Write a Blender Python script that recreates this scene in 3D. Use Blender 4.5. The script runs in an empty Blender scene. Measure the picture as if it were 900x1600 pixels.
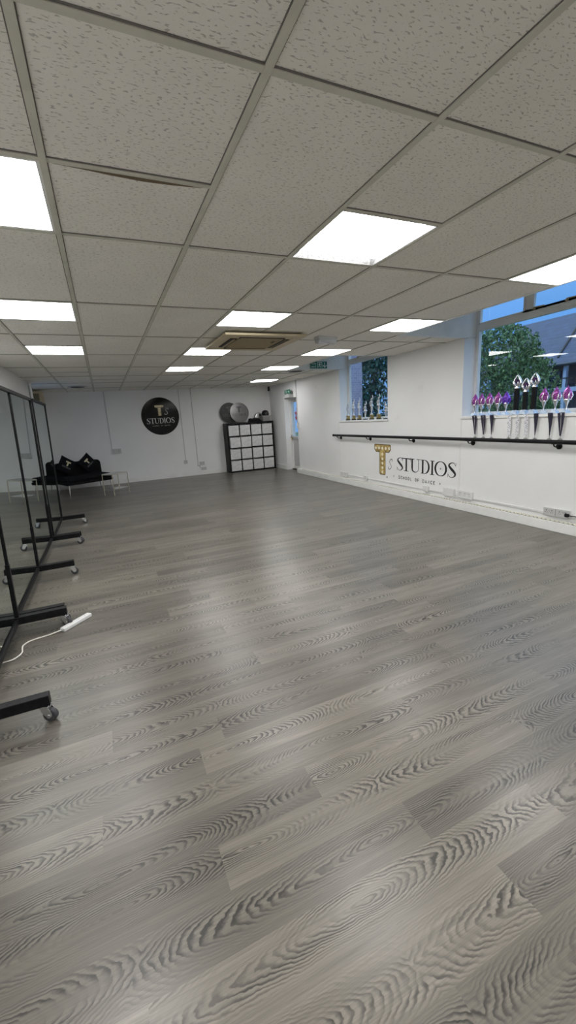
import bpy, math, random
from mathutils import Vector, Matrix, Euler
random.seed(7)
scn = bpy.context.scene
COL = scn.collection
PI = math.pi
CAM = 1.48                      # camera height above the floor
CZ = CAM + 0.9124               # ceiling height
WX = 4.72                       # inside face of the right wall
FY = 11.82                      # inside face of the far wall

# ------------------------------------------------------------------ helpers
class MB:
    """collects polygons, then becomes ONE mesh object"""
    def __init__(s): s.v = []; s.f = []; s.sm = []; s.mi = []
    def add(s, vs, fs, smooth=False, mi=0):
        o = len(s.v); s.v += [tuple(v) for v in vs]
        for f in fs:
            s.f.append(tuple(i + o for i in f)); s.sm.append(smooth); s.mi.append(mi)
        return s
    def box(s, a, b, mi=0, M=None):
        x0, y0, z0 = [min(p, q) for p, q in zip(a, b)]; x1, y1, z1 = [max(p, q) for p, q in zip(a, b)]
        vs = [(x0,y0,z0),(x1,y0,z0),(x1,y1,z0),(x0,y1,z0),(x0,y0,z1),(x1,y0,z1),(x1,y1,z1),(x0,y1,z1)]
        if M is not None: vs = [M @ Vector(v) for v in vs]
        return s.add(vs, [(0,3,2,1),(4,5,6,7),(0,1,5,4),(1,2,6,5),(2,3,7,6),(3,0,4,7)], False, mi)
    def bar(s, a, b, w, h, up=(0,0,1), mi=0):
        a = Vector(a); b = Vector(b); d = (b - a).normalized(); up = Vector(up)
        r = d.cross(up)
        if r.length < 1e-4: r = d.cross(Vector((1,0,0)))
        r.normalize(); u = r.cross(d)
        vs = []
        for p in (a, b):
            for i, j in ((-1,-1),(1,-1),(1,1),(-1,1)): vs.append(p + r*(i*w/2) + u*(j*h/2))
        return s.add(vs, [(0,1,2,3),(7,6,5,4),(0,4,5,1),(1,5,6,2),(2,6,7,3),(3,7,4,0)], False, mi)
    def tube(s, pts, rad, n=10, mi=0, cap=True):
        pts = [Vector(p) for p in pts]
        if not isinstance(rad, (list, tuple)): rad = [rad]*len(pts)
        vs = []; N = None
        for i, p in enumerate(pts):
            d = (pts[min(i+1, len(pts)-1)] - pts[max(i-1, 0)]).normalized()
            if N is None:
                N = d.orthogonal().normalized()
            else:
                N = (N - d*N.dot(d))
                N = N.normalized() if N.length > 1e-6 else d.orthogonal().normalized()
            B = d.cross(N)
            for k in range(n):
                a = 2*PI*k/n; vs.append(p + (N*math.cos(a) + B*math.sin(a))*rad[i])
        fs = []
        for i in range(len(pts)-1):
            for k in range(n):
                k2 = (k+1) % n; fs.append((i*n+k, i*n+k2, (i+1)*n+k2, (i+1)*n+k))
        s.add(vs, fs, True, mi)
        if cap:
            s.add(vs[:n], [tuple(reversed(range(n)))], False, mi); s.add(vs[-n:], [tuple(range(n))], False, mi)
        return s
    def lathe(s, prof, n=20, M=None, mi=0, smooth=True, twist=0.0):
        """prof: (radius, z) pairs about local z"""
        M = M or Matrix(); vs = []
        for j, (r, z) in enumerate(prof):
            for k in range(n):
                a = 2*PI*k/n + twist*j; vs.append(M @ Vector((r*math.cos(a), r*math.sin(a), z)))
        fs = []
        for j in range(len(prof)-1):
            for k in range(n):
                k2 = (k+1) % n; fs.append((j*n+k, j*n+k2, (j+1)*n+k2, (j+1)*n+k))
        s.add(vs, fs, smooth, mi)
        if prof[0][0] > 1e-5: s.add(vs[:n], [tuple(reversed(range(n)))], False, mi)
        if prof[-1][0] > 1e-5: s.add(vs[-n:], [tuple(range(n))], False, mi)
        return s
    def ball(s, c, r, n=12, sc=(1,1,1), mi=0):
        prof = [(r*math.sin(PI*i/(n//2+2)), -r*math.cos(PI*i/(n//2+2))) for i in range(n//2+3)]
        M = Matrix.Translation(c) @ Matrix.Diagonal((*sc, 1))
        return s.lathe(prof, n, M, mi)
    def prism(s, poly, h, M=None, mi=0):
        """2-D outline (counter-clockwise) in local xy, extruded 0..h in z"""
        M = M or Matrix(); n = len(poly)
        vs = [M @ Vector((x, y, 0)) for x, y in poly] + [M @ Vector((x, y, h)) for x, y in poly]
        fs = [tuple(reversed(range(n))), tuple(range(n, 2*n))] + [(i, (i+1) % n, n+(i+1) % n, n+i) for i in range(n)]
        return s.add(vs, fs, False, mi)
    def build(s, name, mat, parent=None, bevel=0, loc=None):
        me = bpy.data.meshes.new(name); me.from_pydata(s.v, [], s.f)
        me.polygons.foreach_set('use_smooth', s.sm); me.polygons.foreach_set('material_index', s.mi)
        for m in (mat if isinstance(mat, (list, tuple)) else [mat]): me.materials.append(m)
        me.update()
        o = bpy.data.objects.new(name, me); COL.objects.link(o)
        if parent is not None: o.parent = parent
        if loc is not None: o.location = loc
        if bevel:
            b = o.modifiers.new('soft edge', 'BEVEL'); b.width = bevel; b.segments = 2; b.limit_method = 'ANGLE'; b.angle_limit = 0.7
        return o

def tag(o, label, cat, group=None, kind=None):
    o['label'] = label; o['category'] = cat
    if group: o['group'] = group
    if kind: o['kind'] = kind
    return o
def thing(name, label, cat, loc=(0,0,0), rot=(0,0,0), group=None):
    o = bpy.data.objects.new(name, None); o.empty_display_size = 0.05; COL.objects.link(o)
    o.location = loc; o.rotation_euler = rot
    return tag(o, label, cat, group)
def struct(o): o['kind'] = 'structure'; return o
def dup(o, parent=None, loc=None, rot=None, label=None):
    c = o.copy(); COL.objects.link(c)
    if parent is not None: c.parent = parent
    if loc is not None: c.location = loc
    if rot is not None: c.rotation_euler = rot
    if label: c['label'] = label
    for ch in list(o.children): dup(ch, c)
    return c

# ------------------------------------------------------------------ materials
def mat(name, col, rough=0.5, metal=0.0, emit=None, es=0, spec=0.5, coat=0):
    if name in ('black steel', 'matt black', 'black velvet'): spec = .18
    m = bpy.data.materials.new(name); m.use_nodes = True
    b = m.node_tree.nodes['Principled BSDF']
    b.inputs['Base Color'].default_value = (*col, 1); b.inputs['Roughness'].default_value = rough
    b.inputs['Metallic'].default_value = metal; b.inputs['Specular IOR Level'].default_value = spec
    b.inputs['Coat Weight'].default_value = coat
    if emit: b.inputs['Emission Color'].default_value = (*emit, 1); b.inputs['Emission Strength'].default_value = es
    return m
class NT:
    def __init__(s, m): s.m = m; s.t = m.node_tree; s.b = s.t.nodes['Principled BSDF']
    def n(s, typ, **kw):
        x = s.t.nodes.new(typ)
        for k, v in kw.items(): setattr(x, k, v)
        return x
    def l(s, a, b): s.t.links.new(a, b)
    def put(s, sock, v):
        if hasattr(v, 'is_output') or isinstance(v, bpy.types.NodeSocket): s.l(v, sock)
        else: sock.default_value = v
    def math(s, op, a, b=0.0, c=None, clamp=False):
        x = s.n('ShaderNodeMath', operation=op); x.use_clamp = clamp
        s.put(x.inputs[0], a); s.put(x.inputs[1], b)
        if c is not None: s.put(x.inputs[2], c)
        return x.outputs[0]
    def comb(s, x, y, z=0.0):
        c = s.n('ShaderNodeCombineXYZ'); s.put(c.inputs[0], x); s.put(c.inputs[1], y); s.put(c.inputs[2], z); return c.outputs[0]
    def noise(s, vec, scale=1.0, detail=2.0, rough=0.5):
        x = s.n('ShaderNodeTexNoise'); s.put(x.inputs['Vector'], vec); x.inputs['Scale'].default_value = scale
        x.inputs['Detail'].default_value = detail; x.inputs['Roughness'].default_value = rough; return x.outputs['Fac']
    def ramp(s, v, stops):
        x = s.n('ShaderNodeValToRGB'); s.put(x.inputs[0], v); e = x.color_ramp.elements
        e[0].position = stops[0][0]; e[0].color = (*stops[0][1], 1); e[1].position = stops[-1][0]; e[1].color = (*stops[-1][1], 1)
        for p, c in stops[1:-1]: q = e.new(p); q.color = (*c, 1)
        return x.outputs[0]
    def mix(s, f, a, b, mode='MIX'):
        x = s.n('ShaderNodeMix', data_type='RGBA', blend_type=mode); s.put(x.inputs[0], f)
        for i, v in ((6, a), (7, b)):
            if isinstance(v, tuple): x.inputs[i].default_value = (*v, 1)
            else: s.l(v, x.inputs[i])
        return x.outputs[2]
    def mapr(s, v, a, b, c=0.0, d=1.0):
        x = s.n('ShaderNodeMapRange'); s.put(x.inputs[0], v)
        for i, k in enumerate((a, b, c, d)): x.inputs[i+1].default_value = k
        return x.outputs[0]
    def bump(s, h, strength=0.3, dist=0.01):
        x = s.n('ShaderNodeBump'); s.put(x.inputs['Height'], h); x.inputs['Strength'].default_value = strength
        x.inputs['Distance'].default_value = dist; s.l(x.outputs[0], s.b.inputs['Normal'])

def speckle(name, c1, c2, scale, rough=0.6, lo=0.4, hi=0.6, bump=0, coord='Object', metal=0):
    m = mat(name, c1, rough, metal); t = NT(m); tc = t.n('ShaderNodeTexCoord')
    v = t.noise(tc.outputs[coord], scale, 4); t.l(t.ramp(v, [(lo, c1), (hi, c2)]), t.b.inputs['Base Color'])
    if bump: t.bump(v, bump, 0.01)
    return m

def wall_material():
    m = mat('painted plaster', (.8,.8,.79), 0.55); t = NT(m); tc = t.n('ShaderNodeTexCoord')
    a = t.noise(tc.outputs['Object'], 1.1, 3); b = t.noise(tc.outputs['Object'], 5.0, 5)
    base = t.ramp(a, [(0.3, (.77,.77,.765)), (0.7, (.82,.82,.815))])
    sc = t.ramp(b, [(0.66, (1,1,1)), (0.8, (.93,.92,.91))])
    t.l(t.mix(1.0, base, sc, 'MULTIPLY'), t.b.inputs['Base Color'])
    t.bump(t.noise(tc.outputs['Object'], 60, 3), 0.05, 0.004)
    return m

def floor_material():
    m = mat('grey oak vinyl planks', (.3,.29,.27), 0.42); t = NT(m)
    uv = t.n('ShaderNodeUVMap'); uv.uv_map = 'plank_uv'; sp = t.n('ShaderNodeSeparateXYZ'); t.l(uv.outputs[0], sp.inputs[0])
    at = t.n('ShaderNodeAttribute'); at.attribute_name = 'plank'; sa = t.n('ShaderNodeSeparateColor'); t.l(at.outputs['Color'], sa.inputs[0])
    u, v = sp.outputs[0], sp.outputs[1]; r1, r2, r3 = sa.outputs
    seed = t.math('MULTIPLY', r1, 60.0)
    # growth rings of a board sawn near the heart: distance to a wandering axis
    n1 = t.noise(t.comb(t.math('MULTIPLY', u, 1.6), t.math('MULTIPLY', v, 2.0), seed), 1.0, 1.5)
    ax = t.math('ADD', t.math('MULTIPLY', u, 0.19), t.math('ADD', t.math('MULTIPLY', r1, 7.0), t.math('MULTIPLY', n1, 0.11)))
    depth = t.math('PINGPONG', ax, 0.125)
    wob = t.noise(t.comb(t.math('MULTIPLY', u, 3.5), t.math('MULTIPLY', v, 6.0), seed), 1.0, 2)
    v2 = t.math('ADD', v, t.math('MULTIPLY', t.math('SUBTRACT', wob, 0.5), 0.045))
    rr = t.math('SQRT', t.math('ADD', t.math('POWER', t.math('ABSOLUTE', v2), 2.0), t.math('ADD', t.math('POWER', t.math('ABSOLUTE', depth), 2.0), 0.00001)))
    jag = t.noise(t.comb(t.math('MULTIPLY', u, 48.0), t.math('MULTIPLY', v, 75.0), seed), 1.0, 1.0)
    jg2 = t.noise(t.comb(t.math('MULTIPLY', u, 9.0), t.math('MULTIPLY', v, 26.0), seed), 1.0, 1.0)
    ph = t.math('ADD', t.math('MULTIPLY', rr, 160.0), t.math('ADD', t.math('MULTIPLY', jag, 0.75), t.math('MULTIPLY', jg2, 1.9)))
    fr = t.math('FRACT', ph)
    line = t.math('MULTIPLY', t.mapr(fr, 0.30, 0.72), t.mapr(fr, 1.0, 0.88))
    edge = t.mapr(t.noise(t.comb(t.math('MULTIPLY', u, 2.2), t.math('MULTIPLY', v, 16.0), t.math('ADD', seed, 9.0)), 1.0, 2), 0.36, 0.58)
    mask = t.math('MULTIPLY', edge, t.mapr(t.math('ABSOLUTE', v2), 0.085, 0.03))
    rings = t.math('MULTIPLY', line, t.math('ADD', t.math('MULTIPLY', mask, 0.98), 0.08), clamp=True)
    st = t.noise(t.comb(t.math('MULTIPLY', u, 5.0), t.math('MULTIPLY', v, 230.0), seed), 1.0, 3, 0.65)
    st2 = t.noise(t.comb(t.math('MULTIPLY', u, 2.0), t.math('MULTIPLY', v, 30.0), seed), 1.0, 3)
    base = t.ramp(st2, [(0.3, (.145,.131,.110)), (0.7, (.205,.186,.156))])
    base = t.mix(t.math('MULTIPLY', mask, 0.40), base, (.250,.227,.190))
    base = t.mix(t.mapr(st, 0.35, 0.68, 0.0, 0.62), base, (.098,.089,.076))
    base = t.mix(rings, base, (.036,.033,.028))
    tone = t.mapr(r2, 0.0, 1.0, 0.74, 1.15)
    cb = t.n('ShaderNodeCombineColor'); [t.l(tone, i) for i in cb.inputs[:3]]
    base = t.mix(1.0, base, cb.outputs[0], 'MULTIPLY')
    t.l(base, t.b.inputs['Base Color'])
    t.l(t.mapr(st, 0.3, 0.7, 0.27, 0.36), t.b.inputs['Roughness'])
    t.bump(t.math('ADD', t.math('MULTIPLY', st, 0.5), t.math('MULTIPLY', rings, -0.6)), 0.14, 0.002)
    t.b.inputs['Specular IOR Level'].default_value = 0.5
    return m

def tile_material():
    m = mat('fissured mineral tile', (.7,.69,.66), 0.85, spec=0.2); t = NT(m)
    uv = t.n('ShaderNodeUVMap'); uv.uv_map = 'tile_uv'; sp = t.n('ShaderNodeSeparateXYZ'); t.l(uv.outputs[0], sp.inputs[0])
    u, v = sp.outputs[0], sp.outputs[1]
    w = t.noise(uv.outputs[0], 14.0, 2)
    v2 = t.math('ADD', v, t.math('MULTIPLY', w, 0.035))
    a = t.noise(t.comb(t.math('MULTIPLY', u, 56.0), t.math('MULTIPLY', v2, 165.0)), 1.0, 1.0)
    fis = t.mapr(a, 0.615, 0.66)
    b = t.noise(uv.outputs[0], 190.0, 1.0); pin = t.mapr(b, 0.70, 0.74, 0.0, 0.6)
    h = t.math('MAXIMUM', fis, pin)
    big = t.noise(uv.outputs[0], 2.5, 3)
    base = t.ramp(big, [(0.3, (.80,.775,.715)), (0.7, (.85,.825,.765))])
    t.l(t.mix(t.math('MULTIPLY', h, 0.56), base, (.26,.25,.23)), t.b.inputs['Base Color'])
    t.bump(t.math('MULTIPLY', h, -1.0), 0.35, 0.004)
    return m

def glass_material(tint=(.93,.97,.97)):
    m = bpy.data.materials.new('window glass'); m.use_nodes = True; nt = m.node_tree; nt.nodes.clear()
    o = nt.nodes.new('ShaderNodeOutputMaterial'); mx = nt.nodes.new('ShaderNodeMixShader')
    tr = nt.nodes.new('ShaderNodeBsdfTransparent'); tr.inputs[0].default_value = (*tint, 1)
    gl = nt.nodes.new('ShaderNodeBsdfGlossy'); gl.inputs['Roughness'].default_value = 0.0
    ge = nt.nodes.new('ShaderNodeNewGeometry'); dt = nt.nodes.new('ShaderNodeVectorMath'); dt.operation = 'DOT_PRODUCT'
    nt.links.new(ge.outputs['Incoming'], dt.inputs[0]); nt.links.new(ge.outputs['Normal'], dt.inputs[1])
    def mth(op, a, b):
        x = nt.nodes.new('ShaderNodeMath'); x.operation = op
        for k, v in enumerate((a, b)):
            if isinstance(v, float): x.inputs[k].default_value = v
            else: nt.links.new(v, x.inputs[k])
        return x.outputs[0]
    c5 = mth('POWER', mth('SUBTRACT', 1.0, mth('ABSOLUTE', dt.outputs['Value'], 0.0)), 5.0)
    nt.links.new(mth('ADD', mth('MULTIPLY', c5, 0.9), 0.065), mx.inputs[0])
    nt.links.new(tr.outputs[0], mx.inputs[1]); nt.links.new(gl.outputs[0], mx.inputs[2]); nt.links.new(mx.outputs[0], o.inputs[0])
    return m

def mirror_material():
    m = bpy.data.materials.new('mirror'); m.use_nodes = True; nt = m.node_tree; nt.nodes.clear()
    o = nt.nodes.new('ShaderNodeOutputMaterial'); gl = nt.nodes.new('ShaderNodeBsdfGlossy')
    gl.inputs['Roughness'].default_value = 0.0; gl.inputs['Color'].default_value = (.80,.85,.83,1)
    nt.links.new(gl.outputs[0], o.inputs[0]); return m

def slate_material():
    m = mat('slate roof', (.06,.09,.19), 0.6); t = NT(m); tc = t.n('ShaderNodeTexCoord')
    mp = t.n('ShaderNodeMapping'); t.l(tc.outputs['UV'], mp.inputs[0])
    br = t.n('ShaderNodeTexBrick'); t.l(mp.outputs[0], br.inputs[0]); br.inputs['Scale'].default_value = 1
    br.inputs['Brick Width'].default_value = .32; br.inputs['Row Height'].default_value = .2; br.inputs['Mortar Size'].default_value = .012
    br.inputs['Color1'].default_value = (.042,.062,.130,1); br.inputs['Color2'].default_value = (.032,.048,.100,1); br.inputs['Mortar'].default_value = (.025,.033,.065,1)
    t.l(br.outputs[0], t.b.inputs['Base Color']); return m

M = {}
M['wall'] = wall_material(); M['floor'] = floor_material(); M['tile'] = tile_material()
M['white'] = speckle('white gloss paint', (.80,.80,.78), (.76,.76,.74), 6, 0.35)
M['grid'] = speckle('grey ceiling bar', (.60,.585,.50), (.54,.53,.45), 9, 0.5)
M['frame_w'] = speckle('window frame', (.70,.70,.69), (.64,.64,.63), 5, 0.4)
M['pvc'] = mat('white plastic', (.70,.70,.69), 0.3)
M['pvc_g'] = mat('pale grey plastic', (.50,.50,.495), 0.4)
M['conduit'] = mat('grey conduit', (.50,.50,.51), 0.5)  # conduits in one even grey
M['black'] = speckle('black steel', (.005,.005,.0055), (.008,.008,.009), 40, 0.42)
M['blackmatt'] = mat('matt black', (.010,.010,.011), 0.7)
M['rubber'] = mat('dark grey rubber', (.045,.045,.05), 0.6)
M['chrome'] = mat('chrome', (.72,.73,.75), 0.18, 1.0)
M['silver'] = mat('silver plating', (.80,.80,.82), 0.22, 1.0)
M['gold'] = mat('gold plating', (.60,.42,.14), 0.3, 1.0)
M['velvet'] = speckle('black velvet', (.004,.004,.005), (.008,.008,.010), 30, 0.9)
M['glass'] = glass_material(); M['mirror'] = mirror_material()
M['light'] = mat('lit panel', (.9,.9,.9), 0.5, emit=(1.0,.995,.985), es=17.0)
M['reveal'] = speckle('pearly reveal', (.13,.13,.13), (.04,.04,.04), 70, 0.5)
M['cream'] = speckle('aged cream plastic', (.50,.42,.27), (.55,.46,.30), 4, 0.45)
M['cream_d'] = mat('browned grille', (.36,.29,.17), 0.55)
M['slot'] = mat('dark slot', (.02,.018,.015), 0.7)
M['green'] = mat('sign green', (.01,.13,.085), 0.4)
M['signw'] = mat('sign white', (.75,.82,.78), 0.5)
M['ink'] = mat('black vinyl', (.012,.012,.014), 0.5)
M['bronze'] = mat('dark bronze edge', (.10,.065,.02), 0.4)
M['bulb'] = mat('cream bulbs', (.86,.82,.68), 0.4)
M['silverink'] = mat('pale silver print', (.62,.62,.60), 0.4)
M['fabric_box'] = speckle('pale grey fabric', (.66,.66,.65), (.56,.56,.56), 14, 0.85, bump=0.12)
M['purple'] = mat('purple crystal', (.42,.10,.40), 0.16, 0.45); M['violet'] = mat('violet crystal', (.22,.08,.60), 0.16, 0.4)
M['marble'] = speckle('pale blue marble', (.62,.72,.85), (.42,.52,.68), 25, 0.3)
M['ribbon'] = mat('dark navy ribbon', (.014,.011,.030), 0.75)
M['redcloth'] = mat('red cloth', (.28,.015,.022), 0.7)
M['brown'] = mat('brown stain', (.16,.115,.065), 0.9)
M['tin'] = mat('brushed tin', (.42,.41,.40), 0.35, 0.7)
M['tin2'] = mat('aged silver plating', (.62,.63,.64), 0.34, 0.8)
M['cable_w'] = mat('cream cable', (.70,.68,.62), 0.45)
def leaf_mat(name, a, b):
    m = mat(name, a, 0.6); t = NT(m); g = t.n('ShaderNodeNewGeometry')
    t.l(t.ramp(g.outputs['Random Per Island'], [(0, a), (1, b)]), t.b.inputs['Base Color']); return m
M['leaf'] = leaf_mat('green leaves', (.030,.085,.030), (.13,.22,.07))
M['leaf_d'] = leaf_mat('dark green leaves', (.012,.045,.034), (.030,.095,.065))
M['bark'] = speckle('bark', (.06,.05,.045), (.10,.085,.075), 12, 0.9)
M['slate'] = slate_material()
def brick_mat():
    m = mat('brick', (.2,.2,.25), 0.8); t = NT(m); tc = t.n('ShaderNodeTexCoord')
    mp = t.n('ShaderNodeMapping'); mp.inputs['Rotation'].default_value = (PI/2, 0, 0); t.l(tc.outputs['Object'], mp.inputs[0])
    b = t.n('ShaderNodeTexBrick'); t.l(mp.outputs[0], b.inputs[0]); b.inputs['Scale'].default_value = 4.5
    b.inputs['Color1'].default_value = (.30,.27,.36,1); b.inputs['Color2'].default_value = (.22,.20,.29,1); b.inputs['Mortar'].default_value = (.36,.35,.42,1)
    t.l(b.outputs[0], t.b.inputs['Base Color']); return m
M['brick'] = brick_mat()
M['ground'] = speckle('rough grass', (.03,.06,.03), (.06,.09,.05), 3, 0.95)
def grille_mat():
    m = mat('glinting grille', (.85,.83,.72), 0.25); return m
M['grille'] = grille_mat()
def ribbon_text_mat():
    m = mat('white printed ribbon', (.78,.78,.80), 0.7); t = NT(m); tc = t.n('ShaderNodeTexCoord')
    n = t.noise(t.comb(0.0, 0.0, 0.0), 1.0)
    mp = t.n('ShaderNodeMapping'); mp.inputs['Scale'].default_value = (120, 70, 120); t.l(tc.outputs['Object'], mp.inputs[0])
    v = t.noise(mp.outputs[0], 1.0, 1.0); t.l(t.ramp(v, [(0.52, (.80,.80,.82)), (0.60, (.20,.20,.25))]), t.b.inputs['Base Color']); return m
M['ribbon_w'] = ribbon_text_mat()

# ------------------------------------------------------------------ camera (solved from the ceiling grid)
yaw, pitch, roll, fpx = math.radians(23.3253), math.radians(-13.0913), math.radians(-3.4117), 637.18
cy, sy, cp, sp_ = math.cos(yaw), math.sin(yaw), math.cos(pitch), math.sin(pitch)
f = Vector((sy*cp, cy*cp, sp_)); r = Vector((cy, -sy, 0)); u = r.cross(f)
r2 = r*math.cos(roll) + u*math.sin(roll); u2 = -r*math.sin(roll) + u*math.cos(roll)
cd = bpy.data.cameras.new('camera'); cam = bpy.data.objects.new('camera', cd); COL.objects.link(cam); scn.camera = cam
cam.matrix_world = Matrix(((r2.x, u2.x, -f.x, 0), (r2.y, u2.y, -f.y, 0), (r2.z, u2.z, -f.z, CAM), (0,0,0,1)))
cd.sensor_fit = 'VERTICAL'; cd.sensor_height = 36.0; cd.lens = fpx/1600*36.0; cd.clip_start = 0.02; cd.clip_end = 300

# ------------------------------------------------------------------ floor: planks laid across the room
XL, YB = -1.35, -3.6            # left recess wall, wall behind
def make_floor():
    P, Y0, L = 0.16, 0.87, 1.45
    known = {-1:1.342, 0:.85, 1:.163, 2:.587, 3:-.217, 5:.322, 6:-.173}
    rnd = random.Random(3)
    vs=[]; fs=[]; uvs=[]; cols=[]
    k0 = math.floor((YB - Y0)/P); k1 = math.ceil((FY - Y0)/P)
    for k in range(k0, k1):
        y0, y1 = max(Y0+k*P, YB), min(Y0+(k+1)*P, FY)
        off = known.get(k, rnd.uniform(0, L))
        x = off - L*math.ceil((off+1.6)/L) - L
        while x < WX+.3:
            a, b = max(x, XL-.1), min(x+L, WX+.3)
            if b > a:
                s1, s2, s3 = rnd.random(), rnd.random(), rnd.random()
                o = len(vs); vs += [(a,y0,0),(b,y0,0),(b,y1,0),(a,y1,0)]; fs.append((o,o+1,o+2,o+3))
                hc = (s3-.5)*.07; fl = -1 if s1 > .5 else 1
                for px, py in ((a,y0),(b,y0),(b,y1),(a,y1)):
                    uvs.append((px*fl + s2*31, py-(Y0+(k+.5)*P)+hc)); cols.append((s1, s2, s3, 1))
            x += L
    me = bpy.data.meshes.new('floor'); me.from_pydata(vs, [], fs); me.materials.append(M['floor'])
    me.uv_layers.new(name='plank_uv'); me.color_attributes.new('plank', 'FLOAT_COLOR', 'CORNER')
    me.uv_layers['plank_uv'].data.foreach_set('uv', [c for q in uvs for c in q])
    me.color_attributes['plank'].data.foreach_set('color', [c for q in cols for c in q])
    me.update(); o = bpy.data.objects.new('floor', me); COL.objects.link(o); return struct(o)
make_floor()

# ------------------------------------------------------------------ ceiling tiles, bars, notches at the windows
GX, GY, T = -0.0544, 1.2261, 0.6
NX = GX + 6*T                   # 3.546: the ceiling stops here in front of the windows
NOTCH = [(NX, 1.2, 4.43), (NX, 6.0, 7.76)]    # x start, y range
LIGHTS = [(2,1,'recessed'),(5,1,''),(2,4,''),(5,4,''),(-1,1,''),(-1,4,''),(-1,7,''),(2,7,''),(2,10,''),(5,7,''),(5,10,''),(6,14,'')]
BACKL = [(-1,-2,''),(2,-2,''),(5,-2,''),(-1,-5,''),(2,-5,''),(5,-5,'')]
def gx(i): return GX + i*T
def gy(j): return GY + j*T
lightcells = {(i,j) for i,j,_ in LIGHTS+BACKL}
HALF = {(0,0)}
def make_ceiling():
    vs=[]; fs=[]; uvs=[]; bars = MB(); rnd = random.Random(5); z = CZ + .004
    XMIN, XMAX, YMIN, YMAX = XL-.02, WX+.3, YB-.02, FY+.02
    def quad(a, b, c, d):
        # cut the notches away
        for nx, n0, n1 in NOTCH:
            if b > nx+1e-4 and d > n0+1e-4 and c < n1-1e-4:
                if a < nx-1e-4: quad(a, nx, c, d); quad(nx, b, c, d); return
                if c < n0-1e-4: quad(a, b, c, n0); quad(a, b, n0, d); return
                if d > n1+1e-4: quad(a, b, c, n1); quad(a, b, n1, d); return
                return
        if b-a < 1e-3 or d-c < 1e-3: return
        o = len(vs); vs.extend([(a,c,z),(a,d,z),(b,d,z),(b,c,z)]); fs.append((o,o+1,o+2,o+3))
        ox, oy = rnd.uniform(0,40), rnd.uniform(0,40); rot = rnd.random() < .18
        for px, py in ((a,c),(a,d),(b,d),(b,c)): uvs.append((py+ox, px+oy) if rot else (px+ox, py+oy))
    W = .024
    def xbar(i, j0):            # bar across one column at row line j0
        a, b = max(gx(i), XMIN), min(gx(i+1), XMAX); y = gy(j0)
        for nx, n0, n1 in NOTCH:
            if n0 <= y <= n1 and b > nx: b = min(b, nx)
        if b-a > .03:
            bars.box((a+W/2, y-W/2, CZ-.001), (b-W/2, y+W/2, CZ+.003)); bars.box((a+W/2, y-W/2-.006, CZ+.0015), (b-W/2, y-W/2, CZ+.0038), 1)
    for i in range(-3, 9):
        a, b = max(gx(i), XMIN), min(gx(i+1), XMAX)
        if b <= a: continue
        for j in range(-10, 20, 2):
            c0, c1, c2 = gy(j), gy(j+1), gy(j+2)
            if c0 > YMAX or c2 < YMIN: continue
            split = (i,j) in lightcells or (i,j+1) in lightcells or (i,j) in HALF or (i == -1 and j == 10) or (i == 0 and j == 12)
            xbar(i, j)
            if split:
                xbar(i, j+1)
                for jj, p, q in ((j,c0,c1),(j+1,c1,c2)):
                    if (i,jj) in lightcells: continue
                    quad(a, b, max(p,YMIN), min(q,YMAX))
            else: quad(a, b, max(c0,YMIN), min(c2,YMAX))
        # long bar
    for i in range(-2, 9):
        x = gx(i)
        if XMIN < x < XMAX:
            segs = [(YMIN, YMAX)]
            for nx, n0, n1 in NOTCH:
                if x > nx+.01: segs = [s for a, b in segs for s in ((a, min(b,n0)), (max(a,n1), b)) if s[1]-s[0] > .01]
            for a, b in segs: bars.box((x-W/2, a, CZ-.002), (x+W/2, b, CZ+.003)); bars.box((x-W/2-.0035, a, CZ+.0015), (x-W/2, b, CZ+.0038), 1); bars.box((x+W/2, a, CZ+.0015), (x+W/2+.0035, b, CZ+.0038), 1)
    # fixed upper slab above the grid, seen only through the notches
    me = bpy.data.meshes.new('ceiling'); me.from_pydata(vs, [], fs); me.materials.append(M['tile'])
    ul = me.uv_layers.new(name='tile_uv')
    for k, q in enumerate(uvs): ul.data[k].uv = q
    me.update(); o = bpy.data.objects.new('ceiling', me); COL.objects.link(o); struct(o)
    bars.build('ceiling_grid', [M['grid'], mat('painted gap shade', (.16,.15,.135), .9)], o)  # second material: flat dark strips paint the shade alongside the bars
    # broken brown edge of one cut tile
    st = MB(); pts = [(0.03,.0),(.12,.009),(.22,.02),(.34,.026),(.44,.02),(.56,.005)]
    lo = [Vector((gx(0)+p, gy(1)+W/2, CZ-.0015)) for p, _ in pts]; hi = [Vector((gx(0)+p, gy(1)+W/2+q+.002, CZ+.001)) for p, q in pts]
    n = len(pts); st.add(lo+hi, [(k, n+k, n+k+1, k+1) for k in range(n-1)]); st.build('broken_edge', M['brown'], o)
    return o
make_ceiling()
SOF = 2.95
s = MB(); s.box((NX-.05, YB, SOF), (WX+.3, FY, SOF+.1)); struct(s.build('ceiling', M['wall']))
k = 1
for nx, n0, n1 in NOTCH:
    for a, b in (((nx, n1, CZ-.004), (WX, n1+.018, SOF)), ((nx, n0-.018, CZ-.004), (WX, n0, SOF)), ((nx-.018, n0, CZ-.004), (nx, n1, SOF))):
        m_ = MB(); m_.box(a, b); struct(m_.build('trim_%d' % k, M['white'])); k += 1

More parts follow.
